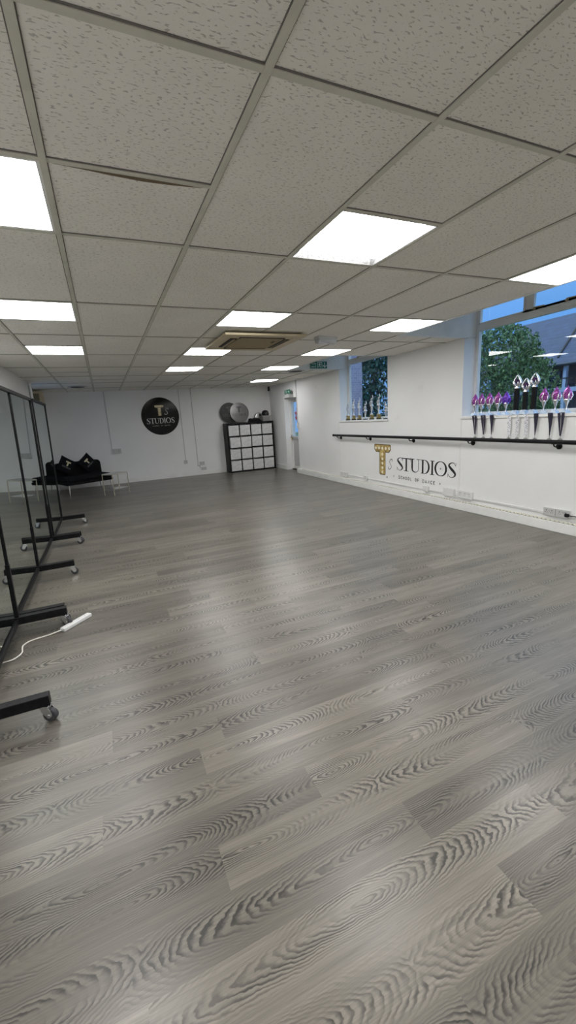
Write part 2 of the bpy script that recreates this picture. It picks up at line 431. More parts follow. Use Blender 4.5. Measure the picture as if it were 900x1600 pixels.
# ------------------------------------------------------------------ walls
def wall_x(name, x0, x1, yr, zr, holes):
    """wall of constant x with rectangular holes (y0,y1,z0,z1)"""
    ys = sorted({*yr, *[h for q in holes for h in q[:2]]}); zs = sorted({*zr, *[h for q in holes for h in q[2:]]})
    b = MB()
    def solid(ya, yb, za, zb):
        c, d = (ya+yb)/2, (za+zb)/2
        return not any(h[0] < c < h[1] and h[2] < d < h[3] for h in holes)
    for a, c in zip(ys, ys[1:]):
        run = None
        for e, g in zip(zs, zs[1:]):
            if solid(a, c, e, g):
                run = (run[0], g) if run else (e, g)
            elif run: b.box((x0,a,run[0]), (x1,c,run[1])); run = None
        if run: b.box((x0,a,run[0]), (x1,c,run[1]))
    return struct(b.build(name, M['wall']))
W1 = (1.7, 4.465, 1.34, 2.85); W2 = (6.16, 7.79, 1.335, 2.85); DR = (9.95, 10.76, 0.0, 1.985)
wall_x('wall_right', WX, WX+.30, (YB, FY+.1), (0, SOF), [W1, W2, DR])
b = MB(); b.box((XL-.15, FY, 0), (WX+.3, FY+.12, CZ+.02)); struct(b.build('wall_far', M['wall']))
b = MB(); b.box((-1.30, YB, 0), (-1.15, 9.22, CZ+.02)); struct(b.build('wall_left', M['wall']))
wall_x('wall_left_recess', XL-.15, XL, (9.0, FY), (0, CZ+.02), [(9.4, 10.25, .95, 2.2)]).name = 'wall_recess'
b = MB(); b.box((-1.35, YB-.12, 0), (WX+.3, YB, CZ+.02)); struct(b.build('wall_back', M['wall']))
# skirtings
b = MB(); b.box((XL, FY-.016, .0), (WX, FY, .11)); b.box((XL, FY-.022, 0), (WX, FY, .085)); struct(b.build('baseboard_far', M['white']))
b = MB(); b.box((WX-.02, 10.76, 0), (WX, FY-.022, .125)); struct(b.build('baseboard_right', M['white']))
b = MB(); b.box((-1.15, YB, 0), (-1.134, 9.22, .11)); struct(b.build('baseboard_left', M['white']))
# low heating ledge along the right wall with its pierced top
b = MB(); b.box((4.625, YB, 0), (WX, 9.945, .115)); ledge = struct(b.build('trim_9', M['white'], bevel=.006))
b = MB()
b.box((4.640, -3.0, .1145), (4.706, 9.7, .1165), 2)
y = -.5
while y < 9.6:
    b.box((4.650, y, .1155), (4.670, y+.024, .128), 1); b.box((4.676, y+.026, .1155), (4.696, y+.050, .124), 1); y += .052
g = b.build('grille', [M['pvc_g'], M['grille'], mat('grille shade', (.22,.215,.19), .6)], ledge)
b = MB(); b.box((4.704, YB, .175), (WX, 7.86, .20)); struct(b.build('trim_10', M['pvc'], bevel=.003))
# raised board carrying the wall logo: narrow cover strips at its edges
for n_, y in (('trim_11', 7.835), ('trim_12', 4.475)):
    b = MB(); b.box((WX-.005, y-.014, .20), (WX, y+.014, 1.315)); struct(b.build(n_, M['white']))

# ------------------------------------------------------------------ windows
def window(n, yr, zr, mull, label_dark=False):
    y0, y1, z0, z1 = yr[0], yr[1], zr[0], zr[1]; XF = 4.93; D = .06
    root = MB()
    fw = .05
    root.box((XF, y0, z0), (XF+D, y0+fw, z1)); root.box((XF, y1-fw, z0), (XF+D, y1, z1))
    root.box((XF, y0, z0), (XF+D, y1, z0+.05)); root.box((XF, y0, z1-fw), (XF+D, y1, z1))
    root.box((XF-.01, y0+fw, 2.475), (XF+D, y1-fw, 2.555))
    for q in mull: root.box((XF, q-.045, 2.555), (XF+D, q+.045, z1-fw))
    w = struct(root.build('window_%d' % n, M['frame_w'], bevel=.004))
    sl = MB(); sl.box((WX-.022, y0-.02, z0-.03), (XF+.01, y1+.025, z0+.002)); sl.build('window_sill', M['white'], w, bevel=.003)
    p = MB(); p.add([(XF+.03, y0+fw, z0+.05), (XF+.03, y1-fw, z0+.05), (XF+.03, y1-fw, 2.475), (XF+.03, y0+fw, 2.475)], [(0,1,2,3)]); p.build('pane', M['glass'], w)
    bd = [y0+fw] + [e for q in mull for e in (q-.045, q+.045)] + [y1-fw]
    for a, c in zip(bd[::2], bd[1::2]):
        sa = MB(); t_ = .022
        sa.box((XF-.012, a, 2.555), (XF+.02, a+t_, z1-fw)); sa.box((XF-.012, c-t_, 2.555), (XF+.02, c, z1-fw))
        sa.box((XF-.012, a, 2.555), (XF+.02, c, 2.555+t_)); sa.box((XF-.012, a, z1-fw-t_), (XF+.02, c, z1-fw))
        so = sa.build('toplight_sash', M['frame_w'], w)
        p = MB(); p.add([(XF+.01, a, 2.57), (XF+.01, c, 2.57), (XF+.01, c, z1-fw), (XF+.01, a, z1-fw)], [(0,1,2,3)]); p.build('pane', M['glass'], so)
        st = MB(); m_ = (a+c)/2 ; st.box((XF-.035, m_-.012, 2.553), (XF-.01, m_+.012, 2.577)); st.bar((XF-.03, m_, 2.58), (XF-.03, m_-.13, 2.575), .01, .012); st.build('window_stay', M['cream_d'], so)
    return w
window(1, W1[:2], W1[2:], [3.69, 2.75])
window(2, W2[:2], W2[2:], [6.95])
# small window in the left recess (lets the blue evening light in)
b = MB()
for q in (((XL-.09,9.4,.95),(XL-.04,9.45,2.2)), ((XL-.09,10.2,.95),(XL-.04,10.25,2.2)), ((XL-.09,9.4,.95),(XL-.04,10.25,1.0)), ((XL-.09,9.4,2.15),(XL-.04,10.25,2.2))): b.box(*q)
w3 = struct(b.build('window_3', M['frame_w'])); p = MB(); p.add([(XL-.06,9.45,1.0),(XL-.06,10.2,1.0),(XL-.06,10.2,2.15),(XL-.06,9.45,2.15)], [(0,1,2,3)]); p.build('pane', M['glass'], w3)

# ------------------------------------------------------------------ glazed door in the right wall
def door():
    x = 4.865; y0, y1, z1 = DR[0], DR[1], DR[3]
    fr = MB(); fr.box((x, y0, 0), (x+.07, y0+.05, z1)); fr.box((x, y1-.05, 0), (x+.07, y1, z1)); fr.box((x, y0+.05, z1-.06), (x+.07, y1-.05, z1))
    fr.box((x-.005, y0, 0), (x+.07, y1, .028), 1)
    d = struct(fr.build('door_1', [M['white'], M['slot']], bevel=.003))
    lf = MB(); a, c = y0+.052, y1-.052
    lf.box((x+.01, a, .035), (x+.055, a+.075, z1-.065)); lf.box((x+.01, c-.05, .035), (x+.055, c, z1-.065))
    lf.box((x+.01, a+.075, .035), (x+.055, c-.05, .11)); lf.box((x+.01, a+.075, .86), (x+.055, c-.05, .955)); lf.box((x+.01, a+.075, 1.86), (x+.055, c-.05, z1-.065))
    l = lf.build('door_leaf', M['white'], d, bevel=.004)
    p = MB(); p.box((x+.025, a+.075, .11), (x+.04, c-.05, .86)); p.build('lower_panel', M['pvc_g'], l)
    p = MB(); p.add([(x+.03, a+.075, .955), (x+.03, c-.05, .955), (x+.03, c-.05, 1.86), (x+.03, a+.075, 1.86)], [(0,1,2,3)]); p.build('pane', M['glass'], l)
    h = MB(); h.box((x-.002, c-.045, .84), (x+.012, c-.012, .99)); h.tube([(x, c-.03, .915), (x-.05, c-.03, .915), (x-.055, c-.14, .915)], .010, 8); h.build('door_handle', M['gold'], l)
    bar = MB(); bar.box((x-.045, a+.06, .935), (x-.02, c-.05, .962)); bar.box((x-.045, a+.08, .93), (x+.01, a+.12, .965)); bar.box((x-.045, c-.1, .93), (x+.01, c-.06, .965)); bar.build('push_bar', M['chrome'], l)
door()

# ------------------------------------------------------------------ ceiling lights
LNAMES = {(2,1):'bright square ceiling panel sunk above its bars, nearest of the middle column', (5,1):'square ceiling panel cut by right photo edge above the large window',
 (2,4):'second panel of the middle column, just before the brown cassette unit', (5,4):'bright ceiling panel beside the ceiling notch at the large window',
 (-1,1):'large bright panel at the left photo edge, nearest of the left column', (-1,4):'second bright panel of the left column, cut by left photo edge',
 (-1,7):'third and farthest bright panel of the left column, above the mirrors', (2,7):'third panel of the middle column, just behind the brown cassette unit',
 (2,10):'farthest lit panel of the middle column, above the round wall sign', (5,7):'bright panel right behind the emergency bulkhead, before the small window',
 (5,10):'small lit panel left of the notch with the exit sign', (6,14):'farthest and smallest lit panel, above the cube shelving by the door'}
for i, j, kind in LIGHTS + BACKL:
    lab = LNAMES.get((i,j), 'bright square ceiling panel behind the viewpoint')
    x0, x1, y0, y1 = gx(i)+.012, gx(i+1)-.012, gy(j)+.012, gy(j+1)-.012
    up = .04 if kind else .002
    t = thing('ceiling_light', lab, 'ceiling light', ((x0+x1)/2, (y0+y1)/2, CZ), group='square lit ceiling panels' if (i,j) in LNAMES else 'ceiling panels out of view')
    hx, hy = (x1-x0)/2, (y1-y0)/2; e = .006 if kind else .012
    fr = MB()
    for a, b_ in (((-hx,-hy),(hx,-hy+e)), ((-hx,hy-e),(hx,hy)), ((-hx,-hy+e),(-hx+e,hy-e)), ((hx-e,-hy+e),(hx,hy-e))): fr.box((*a,.0), (*b_, up+.012))
    fr.build('light_frame', M['reveal'] if kind else M['white'], t)
    d = MB(); d.box((-hx+e,-hy+e,up), (hx-e,hy-e,up+.01)); d.build('diffuser', M['light'], t)

# ------------------------------------------------------------------ ceiling cassette
def cassette():
    t = thing('ceiling_air_conditioner', 'square aged cream air conditioning cassette hanging at the ceiling centre', 'air conditioner', (1.78, 4.865, CZ-.03))
    h = .475; f_ = MB(); z0, z1 = -.012, .012
    iv = .36
    f_.box((-h,-h,z0),(h,-iv,z1)); f_.box((-h,iv,z0),(h,h,z1)); f_.box((-h,-iv,z0),(-iv,iv,z1)); f_.box((iv,-iv,z0),(h,iv,z1))
    f_.box((-.40,-.40,z1),(.40,.40,.028)); f_.build('panel_frame', M['cream'], t, bevel=.006)
    g = MB(); g.box((-.27,-.27,-.016),(.27,.27,.0))
    for k in range(14): g.box((-.255,-.25+.0375*k,-.020),(.255,-.25+.0375*k+.016,-.016))
    g.build('grille', M['cream_d'], t)
    for k in range(4):
        R = Matrix.Rotation(k*PI/2, 4, 'Z'); l = MB()
        l.box((-.265,-.352,-.0135),(.265,-.282,.008), 1, R)
        lo = [(-.25,-.318,-.016),(.25,-.318,-.016),(.25,-.300,-.021),(-.25,-.300,-.021)]
        l.add([R @ Vector(v) for v in lo] + [R @ Vector((v[0],v[1],v[2]+.004)) for v in lo], [(3,2,1,0),(4,5,6,7),(0,1,5,4),(1,2,6,5),(2,3,7,6),(3,0,4,7)], False, 0)
        l.build('louvre', [M['cream_d'], M['slot']], t)
    for k in range(4):
        c = MB(); c.box((-.36,-.36,-.008),(-.27,-.27,.005), 0, Matrix.Rotation(k*PI/2, 4, 'Z')); c.build('corner_plate', M['cream'], t)
    s_ = MB(); s_.box((.17,-.2,-.0225),(.19,-.12,-.0195)); s_.build('latch', M['slot'], t)
cassette()

# bulkhead emergency lamp
t = thing('emergency_light', 'oblong emergency bulkhead lamp fixed under the ceiling right of the cassette', 'emergency light', (2.625, 4.62, CZ+.004), (0,0,.12))
b = MB(); b.box((-.14,-.055,-.028),(.14,.055,.012)); b.build('base', M['pvc_g'], t, bevel=.006)
b = MB(); b.prism([(-.05,0),(.05,0),(.042,-.035),(.025,-.05),(-.025,-.05),(-.042,-.035)][::-1], .26, Matrix(((0,0,1,-.13),(1,0,0,0),(0,1,0,-.028),(0,0,0,1)))); b.build('lens', mat('clear ribbed cover', (.46,.47,.48), 0.15), t, bevel=.004)
# ceiling vents
for (x, y), lab in (((-.36, 10.33), 'round dark ceiling vent at left, above the black sofa'), ((3.78, 7.95), 'dark round ceiling vent left of the exit sign')):
    t = thing('ceiling_vent', lab, 'vent', (x, y, CZ), group='round ceiling vents')
    b = MB(); b.lathe([(.20,-.001),(.20,-.012),(.15,-.016),(.15,-.008),(.0,-.006)], 24); b.build('rim', M['pvc_g'], t)
    b = MB(); b.lathe([(0,-.018),(.14,-.017),(.145,-.009)], 24); b.build('core', M['slot'], t)

# ------------------------------------------------------------------ lettering
def stroke(mb, pts, ws, T_, mi=0):
    """flat ribbon of varying width in 2-D, mapped by T_(x,y)->3-D"""
    L=[]; R_=[]; n=len(pts)
    for i,(x,y) in enumerate(pts):
        a=pts[max(i-1,0)]; c=pts[min(i+1,n-1)]; dx,dy=c[0]-a[0],c[1]-a[1]; l=math.hypot(dx,dy) or 1
        w=(ws[i] if isinstance(ws,(list,tuple)) else ws)/2; L.append(T_(x-dy/l*w,y+dx/l*w)); R_.append(T_(x+dy/l*w,y-dx/l*w))
    mb.add(L+R_, [(n+i, n+i+1, i+1, i) for i in range(n-1)], False, mi)
def spl(P_, k=8):
    out=[]; n=len(P_)
    for i in range(n-1):
        p0,p1,p2,p3=P_[max(i-1,0)],P_[i],P_[i+1],P_[min(i+2,n-1)]
        for s_ in range(k):
            q=s_/k; out.append(tuple(.5*((2*p1[d])+(-p0[d]+p2[d])*q+(2*p0[d]-5*p1[d]+4*p2[d]-p3[d])*q*q+(-p0[d]+3*p1[d]-3*p2[d]+p3[d])*q**3) for d in range(len(p1))))
    out.append(P_[-1]); return out
TH, TN = .17, .04
def serif(mb, ch, T0, w):
    """fine serif capitals, unit height, width w"""
    def S_(p, q): stroke(mb, p, q, T0)
    if ch == 'I':
        S_([(w/2,0),(w/2,1)], TH); S_([(0,TN/2),(w,TN/2)], TN); S_([(0,1-TN/2),(w,1-TN/2)], TN)
    elif ch == 'T':
        S_([(w/2,0),(w/2,1)], TH); S_([(w*.25,TN/2),(w*.75,TN/2)], TN); S_([(0,1-TN),(w,1-TN)], TN*1.8)
        S_([(.012,1),(.03,.74)], [.05,.012]); S_([(w-.012,1),(w-.03,.74)], [.05,.012])
    elif ch == 'U':
        S_([(w*.2,1),(w*.2,.3)], TH)
        S_(spl([(w*.2,.32),(w*.25,.12),(w*.5,.02),(w*.75,.12),(w*.82,.32)]), [TH-(TH-TN)*min(1,i/20) for i in range(33)])
        S_([(w*.82,.3),(w*.82,1)], TN*1.2); S_([(0,1-TN/2),(w*.42,1-TN/2)], TN); S_([(w*.64,1-TN/2),(w,1-TN/2)], TN)
    elif ch == 'D':
        S_([(w*.22,0),(w*.22,1)], TH); S_([(0,TN/2),(w*.45,TN/2)], TN); S_([(0,1-TN/2),(w*.45,1-TN/2)], TN)
        n=24; pts=[]; ws=[]
        for i in range(n+1):
            a=-PI/2+PI*i/n; pts.append((w*.42+(w*.58-TH/2)*math.cos(a), .5+(.5-TN/2)*math.sin(a))); ws.append(TN+(TH-TN)*abs(math.cos(a))**1.5)
        S_(pts, ws)
    elif ch == 'O':
        n=48; pts=[]; ws=[]
        for i in range(n+1):
            a=2*PI*i/n; pts.append((w/2+(w/2-TH/2)*math.cos(a), .5+(.5-TN/2+.01)*math.sin(a))); ws.append(TN+(TH-TN)*abs(math.cos(a))**1.5)
        S_(pts, ws)
    elif ch == 'S':
        p=spl([(w*.86,.80,TN),(w*.70,.965,TN),(w*.42,.975,TN*1.4),(w*.17,.80,TH*.8),(w*.38,.60,TH*1.1),(w*.66,.42,TH*1.1),(w*.84,.22,TH*.8),(w*.60,.025,TN*1.4),(w*.28,.035,TN),(w*.08,.22,TN)])
        S_([(a,c) for a,c,_ in p], [q for *_,q in p]); S_([(w*.88,1.0),(w*.86,.72)], [.03,.012]); S_([(w*.06,0),(w*.08,.30)], [.03,.012])
SANS = {'S':[[(.9,.82),(.7,1),(.3,1),(.1,.8),(.25,.56),(.75,.44),(.9,.2),(.7,0),(.3,0),(.1,.18)]], 'C':[[(.92,.8),(.7,1),(.35,1),(.08,.75),(.08,.25),(.35,0),(.7,0),(.92,.2)]],
 'H':[[(.1,0),(.1,1)],[(.9,0),(.9,1)],[(.1,.5),(.9,.5)]], 'O':[[(.5,1),(.15,.85),(.05,.5),(.15,.15),(.5,0),(.85,.15),(.95,.5),(.85,.85),(.5,1)]], 'L':[[(.15,1),(.15,0),(.85,0)]],
 'F':[[(.15,0),(.15,1),(.9,1)],[(.15,.52),(.75,.52)]], 'D':[[(.1,0),(.1,1),(.55,1),(.9,.72),(.9,.28),(.55,0),(.1,0)]], 'A':[[(.03,0),(.5,1),(.97,0)],[(.2,.33),(.8,.33)]],
 'N':[[(.1,0),(.1,1),(.9,0),(.9,1)]], 'E':[[(.88,1),(.12,1),(.12,0),(.88,0)],[(.12,.5),(.75,.5)]], 'T':[[(.05,1),(.95,1)],[(.5,1),(.5,0)]], 'U':[[(.1,1),(.1,.25),(.3,0),(.7,0),(.9,.25),(.9,1)]], 'I':[[(.5,0),(.5,1)]],
 'i':[[(.3,0),(.3,.66)],[(.3,.85),(.3,.97)]], 'r':[[(.2,0),(.2,.66)],[(.2,.45),(.45,.66),(.65,.62)]], 'e':[[(.08,.34),(.85,.34),(.75,.6),(.45,.68),(.15,.55),(.08,.3),(.2,.05),(.5,0),(.82,.12)]],
 'x':[[(.08,0),(.85,.66)],[(.08,.66),(.85,0)]], 't':[[(.4,.95),(.4,.12),(.55,0),(.75,.03)],[(.1,.66),(.75,.66)]]}
def sans(mb, text, x0, y0, h, adv, T_, w=.13, wid=.6, mi=0):
    x = x0
    for ch in text:
        for s_ in SANS.get(ch, []): stroke(mb, [(x+p*h*wid, y0+q*h) for p, q in s_], w*h, T_, mi)
        x += adv
def sans_parts(name, mat_, parent, text, x0, y0, h, adv, T_, w=.13, wid=.6):
    for k, ch in enumerate(text):
        if ch != ' ': q = MB(); sans(q, ch, x0+k*adv, y0, h, adv, T_, w, wid); q.build(name, mat_, parent)
def big_t(T_, back, mid, front, parent, cx, top, bot, wbar, hbar, wst, bulbs=(5,5), name='gilt_letter'):
    """marquee letter T with rows of lamps, printed flat"""
    def outline(g):
        a=wbar/2+g; s_=wst/2+g; c=min(.18*wbar, hbar*.35)
        return [(cx-a, top+g-c*.4),(cx-a+c*.4, top+g),(cx+a-c*.4, top+g),(cx+a, top+g-c*.4),(cx+a, top-hbar-g+c),(cx+a-c, top-hbar-g),(cx+s_, top-hbar-g),(cx+s_, bot-g+c*.4),(cx+s_-c*.4, bot-g),(cx-s_+c*.4, bot-g),(cx-s_, bot-g+c*.4),(cx-s_, top-hbar-g),(cx-a+c, top-hbar-g),(cx-a, top-hbar-g+c)]
    def face(mb, g, lift):
        o = outline(g); bar_ = [o[i] for i in (0,1,2,3,4,5,6,11,12,13)]; stem=[o[i] for i in (6,7,8,9,10,11)]
        for q in (bar_, stem): mb.add([T_(x, y, lift) for x, y in q], [tuple(range(len(q)))[::-1]])
    m1=MB(); face(m1, .0, .0005); o1 = m1.build(name, back, parent)
    m2=MB(); face(m2, -.10*hbar, .0012); m2.build('gilt_face', mid, o1)
    rb=hbar*.19
    cs=[(cx-wbar/2+wbar*(i+.5)/bulbs[0], top-hbar*.5) for i in range(bulbs[0])]+[(cx, top-hbar*1.25-(top-hbar*1.25-bot-hbar*.35)*i/(bulbs[1]-1)) for i in range(bulbs[1])]
    for bx_, by in cs:
        m3=MB(); m3.add([T_(bx_+rb*math.cos(2*PI*k/14), by+rb*math.sin(2*PI*k/14), .0018) for k in range(14)], [tuple(range(14))[::-1]]); m3.build('bulb', front, o1)
def script_s(mb, x, y, h, T_, w=.07):
    p=spl([(.10,.22),(.02,.08),(.22,.0),(.52,.10),(.60,.32),(.42,.52),(.30,.72),(.46,.94),(.70,1.0),(.80,.88),(.72,.78)])
    stroke(mb, [(x+a*h*.82, y+c*h) for a, c in p], w*h, T_)
def plus(mb, x, y, h, T_, w=.16): stroke(mb, [(x-h/2,y),(x+h/2,y)], w*h, T_); stroke(mb, [(x,y-h/2),(x,y+h/2)], w*h, T_)

M['giltface'] = speckle('gilt face', (.62,.47,.17), (.30,.20,.05), 9, 0.35, 0.35, 0.62)
# logo on the right wall (u = -y along the wall towards the camera)
t = thing('wall_decal', 'large dance studio logo lettering with gilt T on the right wall under the barre', 'wall sign', (WX, 5.5, .3))
def Tw(x, y, lift=.0008): return (-.0008-lift, -x, y)
# local u runs 0 at y=5.5 ; positive u toward the camera
Y = lambda yy: 5.5-yy
T0w = lambda x, y, lift=.0008: (-.0006-lift, -x, y)
big_t(T0w, M['bronze'], M['giltface'], M['bulb'], t, Y(6.318), .585, .012, .50, .15, .185)
m_=MB(); script_s(m_, Y(6.15), .135, .19, T0w, .055); m_.build('script_letter', M['ink'], t)
words = [('S',5.905,5.715),('T',5.762,5.530),('U',5.545,5.295),('D',5.285,5.080),('I',5.070,4.975),('O',4.975,4.710),('S',4.705,4.515)]
z0, hh = .142, .228
for ch, ya, yb in words:
    m_=MB(); wd=(ya-yb)/hh; serif(m_, ch, (lambda x, y, xa=Y(ya): T0w(xa+x*hh, z0+y*hh)), wd); lt = m_.build('serif_letter', M['ink'], t)
    if ch == 'O': m_=MB(); plus(m_, Y(4.843), z0+hh*.5, .035, T0w); m_.build('letter_cross', M['ink'], lt)
sans_parts('caption_letter', M['ink'], t, 'SCHOOL OF DANCE', Y(5.85), -.008, .050, .0612, T0w, .21, .75)
for yy, zz in ((5.985,.02),(4.85,.018)): m_=MB(); plus(m_, Y(yy), zz, .035, T0w); m_.build('caption_cross', M['ink'], t)
m_=MB(); m_.add([T0w(Y(6.18)+.014*math.cos(2*PI*k/12), -.02+.018*math.sin(2*PI*k/12)) for k in range(12)], [tuple(range(12))[::-1]]); m_.build('small_mark', M['ink'], t)

# round black sign on the far wall
def round_sign(name, label, loc, rot, R_, face, ink, gold_back, gold_mid, gold_front, cat='sign', thick=.012):
    t = thing(name, label, cat, loc, rot)
    d = MB(); d.lathe([(R_-.002,0),(R_,.002),(R_,thick-.002),(R_-.002,thick)], 64, Matrix.Rotation(PI/2, 4, 'X')); d.build('disc', face, t)
    k = R_/.5
    T_ = lambda x, y, lift=.0008: (x*k, -thick-lift, y*k)
    if gold_back: big_t(T_, gold_back, gold_mid, gold_front, t, -.01, .30, .01, .25, .075, .095, (5,5))
    else:
        q=MB(); stroke(q, [(-.135,.265),(.115,.265)], .07, T_); stroke(q, [(-.01,.30),(-.01,.01)], .09, T_); q.build('raised_letter', ink, t)
    q=MB(); script_s(q, .115, .04, .17, T_, .06); q.build('script_letter', ink, t)
    xs=[('S',-.375,.10),('T',-.285,.125),('U',-.17,.125),('D',-.04,.11),('I',.075,.05),('O',.13,.135),('S',.27,.10)]
    for ch, xa, wd in xs: q=MB(); serif(q, ch, (lambda x, y, xa=xa: T_(xa+x*.145, -.19+y*.145)), wd/.145); q.build('serif_letter', ink, t)
    sans_parts('caption_letter', ink, t, 'SCHOOL OF DANCE', -.235, -.262, .024, .032, T_, .13, .75)
    return t
M['gloss_black'] = mat('gloss black acrylic', (.003,.003,.0035), 0.10, spec=.22)
round_sign('round_sign', 'big round gloss black studio sign hung on the far wall', (1.492, FY, 1.70), (0,0,0), .497, M['gloss_black'], M['silverink'], M['bronze'], speckle('sparkling gold', (.72,.62,.36), (.45,.36,.16), 25, .4), M['bulb'])

# ------------------------------------------------------------------ exit signs
def man(mb, x, y, h, T_):
    stroke(mb, [(x+.05*h,y+.92*h),(x+.20*h,y+.92*h)], .16*h, T_); stroke(mb, [(x+.08*h,y+.80*h),(x-.02*h,y+.42*h)], .18*h, T_)
    stroke(mb, [(x-.02*h,y+.45*h),(x+.2*h,y+.28*h),(x+.14*h,y)], .11*h, T_); stroke(mb, [(x-.02*h,y+.45*h),(x-.12*h,y+.18*h),(x-.36*h,y+.12*h)], .11*h, T_)
    stroke(mb, [(x+.06*h,y+.74*h),(x+.28*h,y+.58*h),(x+.38*h,y+.66*h)], .09*h, T_); stroke(mb, [(x+.04*h,y+.74*h),(x-.2*h,y+.66*h),(x-.26*h,y+.48*h)], .09*h, T_)
t = thing('exit_sign', 'green fire exit sign with running man and down arrow before the small window', 'exit sign', (4.215, 7.742, 2.475))
b = MB(); b.box((-.19,-.006,-.066),(.19,.006,.066)); b.build('board', M['green'], t)
q = MB(); T_ = lambda x, y, l=0: (x, -.0072, y)
sans_parts('sign_letter', M['signw'], t, 'Fire', -.170, .010, .042, .025, T_, .17, .6); sans_parts('sign_letter', M['signw'], t, 'exit', -.170, -.048, .042, .027, T_, .17, .6)
man(q, .015, -.048, .095, T_)
for e in ([(-.035,-.052),(-.035,.052)],[(.07,-.052),(.07,.052)],[(-.035,.05),(.07,.05)]): stroke(q, e, .010, T_)
stroke(q, [(.135,.05),(.135,-.03)], .016, T_); stroke(q, [(.095,-.005),(.135,-.048),(.175,-.005)], .016, T_); q.build('pictogram', M['signw'], t)
t = thing('exit_sign', 'small green exit sign on a lamp box over the glazed door', 'exit sign', (4.60, 10.30, 2.02))
b = MB(); b.box((-.01,-.17,-.04),(.118,.17,.045)); b.build('lamp_box', M['pvc_g'], t, bevel=.006)
b = MB(); b.box((.02,-.19,.06),(.03,.19,.165)); b.bar((.025,-.1,.04),(.025,-.1,.07),.01,.01); b.bar((.025,.1,.04),(.025,.1,.07),.01,.01)
b.build('board', M['green'], t)
q = MB(); T_ = lambda x, y, l=0: (.0185, -x, y+.112)
man(q, -.03, -.04, .08, T_); stroke(q, [(.06,.0),(.14,.0)], .012, T_); stroke(q, [(.11,.03),(.145,0),(.11,-.03)], .012, T_)
for e in ([(-.16,-.04),(-.16,.04)],[(-.16,.035),(-.09,.035)],[(-.09,-.04),(-.09,.04)]): stroke(q, e, .012, T_)
q.build('pictogram', M['signw'], t)

# ------------------------------------------------------------------ ballet barre
t = thing('ballet_barre', 'long black wall mounted ballet barre along the right wall', 'ballet barre', (4.62, 5.0, 1.032))
b = MB(); b.tube([(0,2.93,0),(0,-3.2,0)], .024, 16); b.build('rail', M['black'], t)
b = MB(); b.lathe([(.025,0),(.027,.004),(.027,.012),(.0,.014)], 16, Matrix.Translation((0,2.93,0)) @ Matrix.Rotation(-PI/2,4,'X')); b.build('end_cap', M['black'], t)
br = None
for y in (7.775, 6.69, 5.463, 4.242, 3.035, 1.85):
    if br is None:
        m_ = MB(); d = WX-4.62
        m_.lathe([(.036,0),(.036,.008),(.026,.016),(.012,.020),(0,.020)], 16, Matrix.Translation((d,0,-.056)) @ Matrix.Rotation(-PI/2,4,'Y'))
        m_.tube([(d-.012,0,-.056),(.035,0,-.058),(.012,0,-.050),(0,0,-.034),(0,0,-.016)], .008, 8); m_.box((-.010,-.022,-.027),(.010,.022,-.020))
        br = m_.build('bracket', M['black'], t, loc=(0, y-5.0, 0))
    else: dup(br, t, (0, y-5.0, 0))

# ------------------------------------------------------------------ sockets and boxes
def socket(name, label, loc, rot, w, h, kind='double', group='white electrical outlets on the walls', m_=None, dep=.030):
    """faces local -y"""
    t = thing(name, label, 'socket', loc, rot, group)
    b = MB(); b.box((-w/2,-dep,-h/2),(w/2,0,h/2)); b.build('back_box', M['pvc'], t, bevel=.003)
    b = MB(); b.box((-w/2-.002,-dep-.008,-h/2-.002),(w/2+.002,-dep,h/2+.002)); b.build('faceplate', m_ or M['pvc'], t, bevel=.002)
    cs = {'double':(-w*.25, w*.25), 'single':(0,), 'triple':(-w/3,0,w/3), 'blank':()}[kind]
    for c in cs:
        p = MB()
        p.box((c-.004,-dep-.0088,h*.12),(c+.004,-dep-.0078,h*.27)); p.box((c-.015,-dep-.0088,-h*.12),(c-.007,-dep-.0078,-h*.05)); p.box((c+.007,-dep-.0088,-h*.12),(c+.015,-dep-.0078,-h*.05)); p.build('pin_holes', M['rubber'], t)
        s_ = MB(); s_.box((c+(.020 if c <= 0 else -.032),-dep-.012,h*.10),(c+(.032 if c <= 0 else -.020),-dep-.008,h*.32)); s_.build('switch', M['pvc_g'], t)
    return t
RW = (0,0,-PI/2)   # local -y  ->  world -x
socket('wall_socket', 'white double socket on right wall, at the far left end of the cable trunking', (WX, 7.66, .19), RW, .30, .10)
socket('wall_socket', 'small white single outlet under the gilt T on the right wall', (WX, 6.85, .195), RW, .12, .10, 'single')
socket('wall_socket', 'small white blank outlet under the DANCE caption', (WX, 5.13, .205), RW, .12, .09, 'blank')
socket('wall_socket', 'pale double outlet left of the board joint, below the last letter S', (WX, 4.635, .220), RW, .21, .115, 'blank', m_=M['pvc'])
socket('wall_socket', 'white three gang outlet just right of the board joint', (WX, 4.325, .222), RW, .27, .105, 'triple')
socket('wall_socket', 'greyish double socket near right photo edge, farther of the touching pair', (WX, 3.062, .210), RW, .135, .088, 'double', m_=M['pvc_g'])
s7 = socket('wall_socket', 'greyish double socket with a black plug, at right photo edge', (WX, 2.905, .212), RW, .145, .088, 'double', m_=M['pvc_g'])
t = thing('power_cable', 'black plug and cable leaving the socket at the right photo edge', 'cable', (4.68, 2.85, .21))
b = MB(); b.box((-.036,-.03,-.018),(-.002,.012,.018)); b.build('plug', M['blackmatt'], t, bevel=.005)
b = MB(); b.tube([(-.02,-.03,0),(-.015,-.08,.002),(-.008,-.25,-.006),(-.004,-.7,-.014)], .006, 8); b.build('cord', M['blackmatt'], t)
